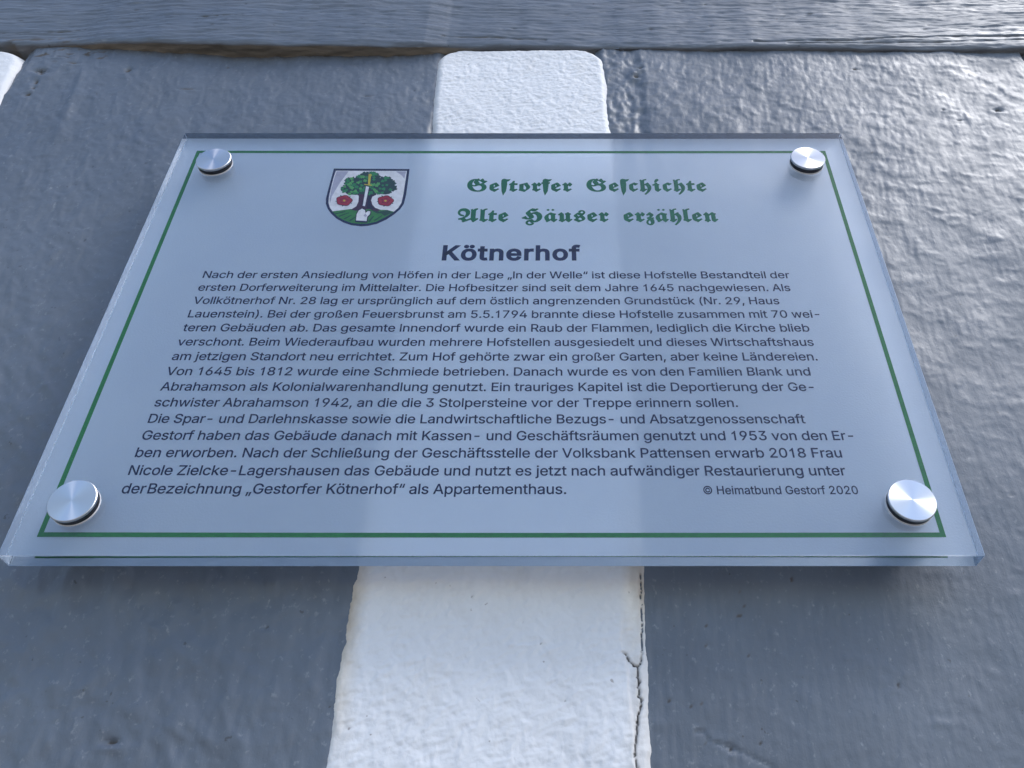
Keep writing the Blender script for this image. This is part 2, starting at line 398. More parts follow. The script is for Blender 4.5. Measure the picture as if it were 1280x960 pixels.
for pts, wd, dp in [([(.18, .2945), (.245, .2960), (.30, .3015), (.345, .3035), (.42, .3025)], .0007, .0020), ([(.205, .2915), (.26, .2930), (.33, .2950), (.42, .2985)], .0006, .0016),
                    ([(-.43, .305), (-.36, .3075), (-.335, .3105)], .0006, .0012), ([(-.06, .2985), (-.02, .2995), (.02, .2975)], .0007, .0012), ([(-.25, .318), (-.215, .3185)], .0005, .001)]:
    k = np.exp(-((polydist(Xg, hz, pts) + .0003 * noise(Xg * 120, hz * 120, 97)) / wd)**2); hh -= dp * k; dirt = np.maximum(dirt, .85 * S(.55, .95, k))
for k in range(46):
    cx, cz = rnd.uniform(-.42, .42), rnd.uniform(.305, .38)
    g = gauss(Xg, hz, cx, cz, rnd.uniform(.0015, .004), rnd.uniform(.0004, .0009)); hh -= .0008 * g; dirt = np.maximum(dirt, .7 * S(.6, .9, g))
bare = S(.0, .0012, -Vg) * (0.25 + .75 * (1 - S(-.06, -.02, Xg)) * S(-.37, -.33, Xg))
dirt = np.maximum(dirt, .9 * S(.25, .5, fbm(Xg * 60, hz * 160, 98, 3)) * S(-.40, -.385, Xg) * (1 - S(-.345, -.325, Xg)) * (1 - S(.004, .012, up)))
yy = -np.where(Vg >= 0, hh, np.maximum(dd - rz + Vg * 1.0, -.02))
zz = np.where(Vg >= 0, hz, zb + .0007 * fbm(Xg * 60, Vg * 200, 99, 3) * S(0, .003, -Vg))
mesh_np('cross_beam', np.stack([Xg.ravel(), yy.ravel(), zz.ravel()], 1), grid_faces(len(V), len(xs)), M_BEAM, wall, WL, attrs={'dirt': dirt, 'bare': bare})

# ------------------------------------------------------------------ the plaque
PLQ = empty('information_plaque', (0, -GAP, ZC), 'frosted acrylic information plaque with green border, crest and German text on four steel standoffs', 'sign')
W2, H2, TH = 0.21, 0.1485, 0.010
bm = bmesh.new(); bmesh.ops.create_cube(bm, size=1)
for v in bm.verts: v.co = (v.co.x * 2 * W2, (v.co.y + .5) * TH, v.co.z * 2 * H2)
bmesh.ops.bevel(bm, geom=bm.edges[:], offset=.00035, segments=2, affect='EDGES', profile=.5)
bm.faces.ensure_lookup_table()
for f in bm.faces:
    f.material_index = 1 if f.normal.y > .2 else 2 if f.normal.z > .99 else 3 if f.normal.z < -.99 else 0
me = bpy.data.meshes.new('acrylic_panel'); bm.to_mesh(me); bm.free()
for m in (M_ACRYL, M_FROST, M_EDGE, M_CUT): me.materials.append(m)
o = bpy.data.objects.new('acrylic_panel', me); COL.objects.link(o); o.parent = PLQ

PY = TH - .00012              # depth of the print, inside the back of the acrylic
def flat(name, polys, parent, depth=0.0):
    """flat printed shapes (lists of (x, z) in mm), possibly in several inks"""
    mats = []
    for pts, m in polys:
        if m not in mats: mats.append(m)
    me = bpy.data.meshes.new(name); co, fs, mi = [], [], []
    layer = 0
    for pts, m in polys:
        tri = fill(pts); b = len(co)
        co += [(x / 1000, PY - depth - layer * 2e-6, z / 1000) for x, z in tri[0]]
        fs += [tuple(i + b for i in f) for f in tri[1]]; mi += [mats.index(m)] * len(tri[1]); layer += 1
    me.from_pydata(co, [], fs)
    for m in mats: me.materials.append(m)
    me.polygons.foreach_set('material_index', mi); me.update()
    o = bpy.data.objects.new(name, me); COL.objects.link(o); o.parent = parent
    return o

def shape_fill(loops):
    """triangles of everything the outlines wind round (outer loops anticlockwise, holes clockwise)"""
    pts, ed, segs = [], [], []
    for L in loops:
        n0, n = len(pts), len(L)
        pts += [Vector(p) for p in L]; ed += [(n0 + i, n0 + (i + 1) % n) for i in range(n)]
        segs += list(zip(L, L[1:] + L[:1]))
    r = delaunay_2d_cdt(pts, ed, [], 0, 1e-7)
    vs_ = [(v.x, v.y) for v in r[0]]; fs = []
    for f in r[2]:
        cx = sum(vs_[i][0] for i in f) / len(f); cy = sum(vs_[i][1] for i in f) / len(f); w = 0
        for (x1, y1), (x2, y2) in segs:
            if (y1 > cy) != (y2 > cy) and cx < (x2 - x1) * (cy - y1) / (y2 - y1) + x1: w += 1 if y2 > y1 else -1
        if w > 0: fs.append(tuple(f))
    return vs_, fs
def wind(L, ccw=True):
    a = sum(p[0] * q[1] - q[0] * p[1] for p, q in zip(L, L[1:] + L[:1]))
    return list(L) if (a > 0) == ccw else list(L)[::-1]
def fill(pts): return shape_fill([wind(pts)])

# border
def rect_ring(x0, z0, x1, z1, w, dep, name):
    a = [(x0, z0), (x1, z0), (x1, z1), (x0, z1)]; b = [(x0 + w, z0 + w), (x1 - w, z0 + w), (x1 - w, z1 - w), (x0 + w, z1 - w)]
    co = [(x / 1000, PY - dep, z / 1000) for x, z in a + b]
    fs = [(i, (i + 1) % 4, 4 + (i + 1) % 4, 4 + i) for i in range(4)]
    return mesh_np(name, co, fs, I_BORDER, PLQ, smooth=False)
rect_ring(-200.3, -136.6, 198.8, 136.1, 2.3, 0, 'border')

# lettering: outlines in thousandths of an em: advance|x,y x,y;x,y ...
GLYPHS = {
  ' ': '188|',
  '(': '273|89,207 92,264 101,324 114,384 132,441 153,494 177,539 236,539 212,485 191,428 174,370 161,313 154,258 151,207 160,115 188,16 209,-38 236,-96 177,-96 139,-21 111,55 95,131',
  ')': '273|37,-96 86,18 102,69 113,116 120,162 122,207 119,258 112,313 99,370 62,485 37,539 97,539 121,494 142,441 159,384 173,323 181,264 184,207 178,130 161,53 134,-22 97,-96',
  ',': '188|38,-119 68,71 137,71 84,-119',
  '-': '453|337,244 337,188 114,188 114,244',
  '.': '188|95,-4 78,-1 63,9 53,24 50,41 53,59 63,73 78,83 95,87 113,83 128,73 138,59 141,41 138,24 128,9 113,-1',
  '0': '453|227,-7 174,1 130,24 95,62 69,113 53,178 48,254 53,330 69,395 95,447 130,484 174,508 227,516 279,508 323,484 358,447 384,395 400,330 405,254 400,178 384,113 359,62 323,24 279,1;227,50 261,56 290,74 313,103 330,144 340,194 344,254 340,314 330,365 313,405 290,435 261,453 227,460 192,453 163,435 140,405 123,365 113,314 109,254 113,194 123,144 140,103 163,74 192,56',
  '1': '453|76,0 76,55 391,55 391,0;276,509 276,0 212,0 212,448 209,448 86,358 86,427 198,509',
  '2': '453|64,0 64,47 261,257 299,305 311,327 318,348 320,371 317,397 308,419 293,436 273,449 250,457 224,460 196,457 172,447 153,433 139,413 130,390 127,362 66,362 71,405 86,442 111,473 143,496 182,511 225,516 268,511 306,497 337,474 361,445 376,411 381,372 378,345 371,318 357,290 336,259 267,180 153,60 153,57 389,57 389,0',
  '3': '453|218,-7 173,-3 133,10 98,30 70,57 52,91 44,132 109,132 115,107 126,87 144,71 165,59 191,52 219,50 248,53 275,61 297,74 315,93 325,116 329,145 326,172 316,196 299,217 275,234 242,244 201,248 157,248 157,299 288,448 288,452 70,452 70,509 372,509 372,461 211,278 211,289 264,288 308,276 344,253 371,222 387,186 393,145 387,103 370,66 344,36 309,12 266,-2',
  '4': '453|40,105 40,158 247,509 311,509 109,163 413,163 413,105;282,0 282,318 343,318 343,0',
  '5': '453|221,-7 178,-2 140,11 108,32 83,60 66,93 60,130 122,130 127,108 138,89 154,73 173,60 196,52 221,50 250,53 276,64 298,82 314,104 324,131 328,162 324,193 314,221 297,244 275,262 248,273 218,277 192,275 167,268 145,258 128,246 67,253 96,509 366,509 366,452 151,452 134,301 155,315 178,325 229,334 263,330 294,321 321,306 345,285 364,260 379,231 388,199 391,163 385,117 369,76 343,41 309,15 268,-1',
  '6': '453|226,-7 182,-1 142,15 109,40 84,74 69,115 64,162 68,199 80,239 102,285 252,509 322,509 151,261 145,261 165,288 179,299 214,312 235,314 278,309 316,295 346,271 370,240 384,201 389,157 384,112 368,73 343,39 310,14 271,-2;226,48 254,52 279,63 299,79 314,101 324,128 327,157 324,187 314,213 299,235 279,251 254,262 226,265 198,262 174,252 153,235 138,214 128,188 125,158 128,128 138,102 153,79 174,63 198,52',
  '7': '453|97,0 323,448 323,452 62,452 62,509 391,509 391,449 165,0',
  '8': '453|226,-7 178,-2 136,11 101,33 74,62 57,96 52,135 55,166 65,195 81,220 101,241 125,256 153,265 153,267 119,282 93,308 76,342 70,380 75,417 90,450 114,477 146,498 184,511 226,516 269,511 306,498 337,477 361,450 377,417 382,380 376,342 359,308 333,282 300,267 300,265 327,256 351,241 372,220 387,195 397,166 401,135 395,96 378,62 352,33 317,11 275,-2;226,49 258,52 285,60 307,74 323,91 333,113 337,139 333,165 322,189 305,208 283,223 256,232 226,235 196,232 169,223 147,208 130,189 119,165 115,139 119,113 129,91 145,74 167,60 195,52;226,290 252,292 274,300 293,313 307,330 316,351 319,376 316,399 308,420 294,437 275,449 252,457 226,460 200,457 177,449 159,437 145,420 136,399 133,376 136,351 145,330 159,313 178,300 201,292',
  '9': '453|226,516 271,510 310,494 343,468 368,434 384,393 389,347 385,309 373,270 350,224 315,168 200,0 130,0 301,248 307,248 299,234 273,210 238,196 218,195 175,199 137,214 106,237 83,269 68,307 64,352 69,397 85,436 110,469 143,494 182,510;226,460 199,457 174,446 154,429 138,407 129,381 125,352 129,322 138,295 154,274 174,257 199,247 226,243 254,247 279,257 299,273 314,295 324,321 327,350 324,381 314,407 299,429 279,446 254,457',
  'A': '480|16,0 201,509 276,509 463,0 395,0 264,372 232,478 245,478 191,302 85,0;110,142 110,199 370,199 370,142',
  'B': '456|60,0 60,509 241,509 289,504 329,491 359,469 381,442 394,410 398,374 395,344 387,320 373,301 356,286 315,267 315,262 339,257 363,245 385,227 402,203 414,173 418,136 413,100 400,67 377,39 344,18 301,4 247,0;125,57 245,57 296,63 330,80 349,105 355,137 352,161 342,184 327,203 306,218 279,228 248,231 125,231;125,285 238,285 265,288 288,296 308,309 323,326 333,348 336,372 330,403 313,429 283,446 240,452 125,452',
  'D': '502|219,0 96,0 96,57 215,57 272,63 318,81 354,110 379,149 394,198 399,255 394,312 379,361 354,399 320,428 275,446 221,452 93,452 93,509 225,509 294,501 353,478 399,441 433,391 455,329 462,255 455,181 433,119 398,68 351,31 291,8;125,509 125,0 60,0 60,509',
  'E': '419|60,0 60,509 372,509 372,452 125,452 125,286 355,286 355,229 125,229 125,57 375,57 375,0',
  'F': '410|60,0 60,509 369,509 369,452 125,452 125,278 346,278 346,221 125,221 125,0',
  'G': '520|269,-7 205,1 149,25 104,64 69,116 47,179 40,254 47,329 69,393 103,445 149,484 203,508 265,516 304,513 340,504 374,489 403,469 429,445 449,416 465,384 474,349 408,349 399,372 387,393 373,411 356,427 337,439 315,448 291,454 265,456 222,450 183,432 150,404 125,364 109,314 103,254 109,194 125,145 151,105 184,76 224,59 269,53 309,57 345,71 374,93 396,123 410,160 415,202 434,199 283,199 283,256 478,256 478,200 471,141 451,91 419,50 377,19 326,0',
  'H': '517|60,0 60,509 125,509 125,289 392,289 392,509 457,509 457,0 392,0 392,232 125,232 125,0',
  'I': '300|31,0 31,57 118,57 118,452 31,452 31,509 269,509 269,452 183,452 183,57 269,57 269,0',
  'J': '396|185,-7 124,3 75,33 44,81 33,145 33,173 98,173 98,145 104,104 122,74 149,56 185,50 220,56 248,74 266,104 272,145 272,509 336,509 336,145 326,81 294,33 246,3',
  'K': '467|104,145 104,216 193,324 364,509 448,509 231,276 228,276;60,0 60,509 125,509 125,0;372,0 188,259 228,309 449,0',
  'L': '393|60,0 60,509 125,509 125,57 361,57 361,0',
  'M': '628|60,0 60,509 152,509 322,49 307,49 352,187 476,509 568,509 568,0 504,0 507,457 513,457 456,291 342,0 286,0 112,457 119,457 122,291 122,0',
  'N': '523|60,0 60,509 136,509 388,107 414,55 405,54 399,195 399,509 463,509 463,0 387,0 148,381 108,452 119,454 125,291 125,0',
  'P': '445|60,0 60,509 235,509 289,503 332,487 366,462 390,430 404,391 409,348 404,304 390,265 366,233 332,207 289,191 235,186 109,186 109,242 233,242 269,246 297,256 318,272 333,294 342,319 344,348 342,376 333,402 318,423 297,439 268,449 232,452 125,452 125,0',
  'R': '449|60,0 60,509 236,509 290,504 333,489 367,465 390,433 405,395 409,352 405,309 390,271 367,240 333,217 289,203 236,198 96,198 96,255 234,255 269,258 298,267 319,281 334,300 342,324 345,352 342,380 334,405 319,425 298,440 269,449 233,452 125,452 125,0;353,0 230,229 303,229 428,0',
  'S': '447|224,-9 172,-4 128,9 91,31 64,60 46,96 38,137 104,137 110,110 123,88 142,71 166,59 194,52 224,49 257,52 286,60 311,74 329,92 341,114 346,139 342,161 332,179 316,193 296,205 184,239 128,260 86,289 60,326 52,372 58,413 75,448 102,476 138,498 180,511 227,516 275,511 316,498 351,476 377,449 394,415 401,378 337,378 326,412 302,437 267,453 225,459 194,456 167,448 145,435 129,418 118,398 115,376 119,352 131,334 148,319 212,293 312,264 359,238 379,220 395,198 405,171 408,139 403,99 386,64 360,34 323,11 278,-4',
  'T': '449|32,452 32,509 417,509 417,452 257,452 257,0 193,0 193,452',
  'V': '480|204,0 16,509 84,509 203,176 248,31 235,31 290,206 395,509 463,509 278,0',
  'W': '686|155,0 16,509 82,509 187,94 197,40 189,40 224,196 306,509 380,509 492,67 497,40 488,40 523,196 603,509 670,509 530,0 455,0 351,391 336,475 350,475 318,323 230,0',
  'Z': '438|42,0 42,46 323,453 341,476 348,454 40,452 40,509 397,509 397,462 116,57 97,33 90,54 214,57 399,57 399,0',
  'a': '389|160,-9 126,-5 94,5 68,22 48,45 35,73 30,108 34,138 43,161 58,179 78,193 125,211 252,230 265,235 273,243 276,257 273,279 267,297 256,311 240,322 220,329 196,331 171,329 149,322 132,313 107,288 100,274 41,291 57,322 79,346 104,364 133,375 163,382 215,383 263,372 286,360 306,343 322,320 333,290 337,251 337,0 277,0 277,52 272,52 264,38 236,12 215,1 190,-6;170,45 202,49 228,59 248,74 263,93 272,115 276,138 276,190 259,182 134,159 117,150 103,139 95,124 92,105 94,87 102,72 114,61 130,52 149,47',
  'b': '424|229,-8 198,-5 172,4 153,17 138,31 118,59 112,59 112,0 53,0 53,509 114,509 114,319 118,319 137,346 152,360 171,373 197,381 229,384 274,378 313,361 345,332 370,293 385,245 390,189 385,133 370,84 346,45 313,16 274,-2;220,47 253,51 279,66 301,88 316,117 325,151 328,189 325,227 316,261 301,290 280,311 253,325 220,330 188,325 161,312 140,291 125,263 116,229 113,189 116,150 125,115 140,86 162,65 188,51',
  'c': '396|207,-8 159,-2 117,16 82,46 56,85 40,133 34,187 40,243 56,291 82,330 117,360 159,378 207,384 234,383 260,377 284,368 305,356 324,341 340,322 353,301 362,277 303,262 290,289 270,311 242,325 226,329 207,330 173,325 145,310 124,287 108,258 99,224 96,187 99,151 108,117 124,89 145,66 173,51 207,46 243,52 271,66 292,89 304,117 363,102 354,78 341,56 325,37 306,21 261,-1 235,-6',
  'd': '424|195,-8 151,-2 111,16 79,45 55,84 39,133 34,189 39,245 55,293 79,332 112,361 151,378 196,384 228,381 253,373 272,360 287,346 306,319 311,319 311,509 372,509 372,0 313,0 313,59 307,59 287,31 272,17 252,4 227,-5;205,47 236,51 263,65 284,86 299,115 309,150 312,189 309,229 300,263 284,291 263,312 237,325 205,330 172,325 145,311 124,290 108,261 99,227 96,189 99,151 109,117 124,88 145,66 172,51',
  'e': '404|212,-8 161,-2 117,16 82,46 56,85 40,132 34,187 39,242 55,290 81,329 115,359 157,378 205,384 236,382 266,374 294,361 319,341 341,315 357,282 368,242 371,169 75,169 75,221 338,221 310,202 307,237 298,269 283,294 263,314 237,326 205,330 173,326 146,313 125,294 109,270 99,241 96,178 100,139 110,106 128,80 151,61 179,50 212,46 234,48 254,53 271,61 285,73 297,88 306,105 365,91 353,63 335,39 311,19 283,4 249,-5',
  'f': '254|228,379 228,327 6,327 6,379;81,0 81,432 84,461 96,486 113,505 135,519 161,527 187,530 243,521 227,468 195,474 171,470 154,460 145,443 142,419 142,0',
  'g': '425|207,-151 168,-148 134,-140 105,-127 82,-110 64,-91 51,-69 101,-41 122,-66 136,-78 154,-88 178,-95 207,-97 249,-92 282,-75 304,-47 311,-6 311,68 306,68 287,41 272,28 252,16 227,8 195,5 152,10 113,27 80,53 55,90 39,136 34,191 39,246 55,293 80,332 112,361 152,378 196,384 228,382 253,373 273,360 288,346 308,319 313,319 313,379 372,379 372,-9 367,-54 350,-90 324,-117 291,-136 251,-147;205,59 237,63 264,75 285,95 300,121 309,154 312,193 309,231 300,264 285,291 264,312 237,325 205,330 172,325 145,312 124,290 109,262 99,229 96,193 99,155 109,123 124,96 145,76 172,63',
  'h': '410|114,227 114,0 53,0 53,509 114,509 114,287 102,287 124,332 152,362 187,379 227,384 264,380 295,369 321,349 341,321 353,285 357,240 357,0 296,0 296,235 290,275 273,304 246,323 210,329 184,326 161,317 141,303 126,283 117,257',
  'i': '167|53,0 53,379 114,379 114,0;84,443 67,446 54,455 44,468 41,483 44,499 54,512 67,521 84,524 100,521 114,512 123,499 126,483 123,468 114,455 100,446',
  'j': '167|53,379 114,379 114,-30 111,-63 102,-90 86,-113 65,-129 37,-139 -10,-143 -10,-87 25,-83 40,-72 50,-54 53,-29;83,443 67,446 53,455 44,468 41,483 44,499 53,512 67,521 83,524 100,521 114,512 123,499 126,483 123,468 114,455 100,446',
  'k': '381|110,137 110,212 121,212 284,379 360,379 184,199 177,199;53,0 53,509 114,509 114,0;294,0 148,186 191,229 372,0',
  'l': '189|101,3 74,20 58,47 53,84 53,509 114,509 115,77 120,62 130,54 170,54 181,3 151,-2',
  'm': '610|53,0 53,379 112,379 112,295 108,295 118,323 132,346 151,363 172,376 195,384 219,386 257,380 287,361 309,331 321,295 312,295 322,321 337,343 357,361 381,375 407,383 437,386 468,383 497,372 522,354 541,328 553,296 557,255 557,0 496,0 496,254 490,289 473,313 447,326 419,330 395,328 374,320 358,307 345,290 338,270 335,247 335,0 274,0 274,260 269,288 253,311 229,326 199,330 178,328 158,320 140,307 126,289 117,266 114,238 114,0',
  'n': '410|114,227 114,0 53,0 53,379 112,379 112,287 102,287 124,332 152,362 187,379 227,384 264,380 295,369 321,349 341,321 353,285 357,240 357,0 296,0 296,235 290,275 273,304 246,323 210,329 184,326 161,317 141,303 126,283 117,257',
  'o': '415|207,-8 159,-2 117,16 82,46 56,85 40,133 34,187 40,243 56,291 82,330 117,360 159,378 207,384 256,378 299,360 333,330 359,291 376,243 381,187 376,133 359,85 333,46 299,16 256,-2;207,46 242,51 270,66 292,89 307,117 316,151 319,187 316,224 307,258 292,287 270,310 242,325 207,330 173,325 145,310 124,287 108,258 99,224 96,187 99,151 108,117 124,89 145,66 173,51',
  'p': '424|53,-143 53,379 112,379 112,319 118,319 137,346 152,360 171,373 197,381 229,384 274,378 313,361 345,332 370,293 385,245 390,189 385,133 370,84 346,45 313,16 274,-2 229,-8 198,-5 173,4 153,17 138,31 118,59 114,59 114,-143;220,47 253,51 279,66 301,88 316,117 325,151 328,189 325,227 316,261 301,290 280,311 253,325 220,330 188,325 161,312 140,291 125,263 116,229 113,189 116,150 125,115 140,86 162,65 188,51',
  'r': '259|53,0 53,379 112,379 112,321 115,321 130,347 152,367 181,380 221,385 243,384 243,322 207,326 182,323 159,315 140,301 126,284 117,262 114,237 114,0',
  's': '365|182,-8 145,-5 112,3 84,18 62,38 45,63 36,94 94,107 105,79 124,60 150,49 181,45 217,50 244,62 262,81 268,103 265,121 254,136 237,147 149,170 104,186 72,208 53,237 47,274 51,305 65,332 87,354 115,370 149,381 187,384 223,381 254,372 279,358 299,339 314,316 324,290 268,277 258,298 243,316 219,328 187,333 156,329 131,317 114,299 109,277 112,258 124,243 144,232 275,194 306,171 325,142 331,107 326,75 312,47 290,24 260,6 223,-5',
  't': '227|204,379 204,327 6,327 6,379;65,471 126,471 126,98 128,76 136,61 150,53 194,52 202,54 213,2 168,-4 125,2 92,21 72,52 65,93',
  'u': '410|182,-5 146,-1 115,11 89,31 69,59 57,95 53,139 53,379 114,379 114,144 119,105 137,75 164,56 200,50 226,53 249,62 268,77 283,97 293,122 296,153 296,379 357,379 357,0 298,0 298,92 307,92 286,47 257,17 222,0',
  'v': '389|163,0 17,379 84,379 177,121 206,21 184,21 224,155 305,379 371,379 226,0',
  'w': '567|138,0 23,379 87,379 165,91 175,41 165,41 206,214 252,379 316,379 382,136 402,41 391,41 434,214 480,379 545,379 429,0 368,0 297,252 277,338 291,338 248,172 199,0',
  'z': '380|42,0 42,46 254,320 254,323 48,323 48,379 333,379 333,331 126,60 126,56 339,56 339,0',
  '©': '637|173,254 178,293 193,328 216,358 247,382 282,397 321,402 355,398 386,386 414,368 436,345 452,317 460,286 400,286 391,309 372,328 348,340 321,344 297,341 276,332 257,318 243,299 234,278 231,254 234,230 243,209 257,191 276,177 297,168 321,165 347,169 370,181 386,199 395,223 455,223 447,191 432,163 411,140 385,122 355,110 321,107 282,112 247,126 216,150 193,180 178,215;318,-8 266,-3 216,12 172,37 133,69 101,108 76,153 61,202 56,254 61,307 76,356 101,401 133,440 172,472 216,496 266,511 318,517 371,511 420,496 465,472 504,440 536,401 560,356 575,307 580,254 575,202 560,153 536,108 504,69 465,37 420,12 371,-3;318,51 359,55 397,67 432,86 462,111 487,141 506,176 517,214 521,254 517,295 506,333 487,368 462,398 432,423 397,442 359,454 318,457 278,454 240,442 205,423 175,398 150,368 131,333 119,295 115,254 119,214 131,176 150,141 175,111 205,86 240,67 278,55',
  'ß': '441|122,362 122,0 60,0 60,362 70,429 99,477 143,506 197,516 229,512 260,503 289,486 312,463 327,432 332,393 330,370 325,351 292,299 287,287 285,272 288,256 297,241 362,188 378,171 391,152 400,129 403,100 399,69 386,42 366,21 340,6 307,-4 269,-7 237,-5 207,1 182,10 164,20 187,74 217,58 238,52 265,50 297,53 321,64 337,81 342,104 339,123 330,139 300,167 264,194 248,209 235,227 226,247 223,272 224,291 238,318 264,353 270,368 272,388 266,420 250,442 226,455 197,459 164,453 141,435 127,405',
  'ä': '389|160,-9 126,-5 94,5 68,22 48,45 35,73 30,108 34,138 43,161 58,179 78,193 125,211 252,230 265,235 273,243 276,257 273,279 267,297 256,311 240,322 220,329 196,331 171,329 149,322 132,313 107,288 100,274 41,291 57,322 79,346 104,364 133,375 163,382 215,383 263,372 286,360 306,343 322,320 333,290 337,251 337,0 277,0 277,52 272,52 264,38 236,12 215,1 190,-6;170,45 202,49 228,59 248,74 263,93 272,115 276,138 276,190 259,182 134,159 117,150 103,139 95,124 92,105 94,87 102,72 114,61 130,52 149,47;261,443 246,446 233,455 224,468 221,483 224,499 233,512 246,520 261,523 277,520 290,512 299,499 301,483 299,468 290,455 277,446;117,443 102,446 89,455 80,468 77,483 80,499 89,512 102,520 117,523 133,520 146,512 155,499 158,483 155,468 146,455 133,446',
  'ö': '415|207,-8 159,-2 117,16 82,46 56,85 40,133 34,187 40,243 56,291 82,330 117,360 159,378 207,384 256,378 299,360 333,330 359,291 376,243 381,187 376,133 359,85 333,46 299,16 256,-2;207,46 242,51 270,66 292,89 307,117 316,151 319,187 316,224 307,258 292,287 270,310 242,325 207,330 173,325 145,310 124,287 108,258 99,224 96,187 99,151 108,117 124,89 145,66 173,51;279,443 264,446 251,455 242,468 239,483 242,499 251,512 264,520 279,523 295,520 308,512 317,499 320,483 317,468 308,455 295,446;136,443 120,446 107,455 98,468 95,483 98,499 107,512 120,520 136,523 151,520 164,512 173,499 176,483 173,468 164,455 151,446',
  'ü': '410|182,-5 146,-1 115,11 89,31 69,59 57,95 53,139 53,379 114,379 114,144 119,105 137,75 164,56 200,50 226,53 249,62 268,77 283,97 293,122 296,153 296,379 357,379 357,0 298,0 298,92 307,92 286,47 257,17 222,0;277,443 261,446 248,455 239,468 236,483 239,499 248,512 261,520 277,523 292,520 305,512 314,499 317,483 314,468 305,455 292,446;133,443 118,446 104,455 96,468 93,483 96,499 104,512 118,520 133,523 149,520 162,512 170,499 173,483 170,468 162,455 149,446',
  '“': '300|52,318 104,509 151,509 121,318;175,318 228,509 274,509 244,318',
  '„': '287|38,-119 68,71 138,71 85,-119;161,-119 192,71 261,71 208,-119',
}
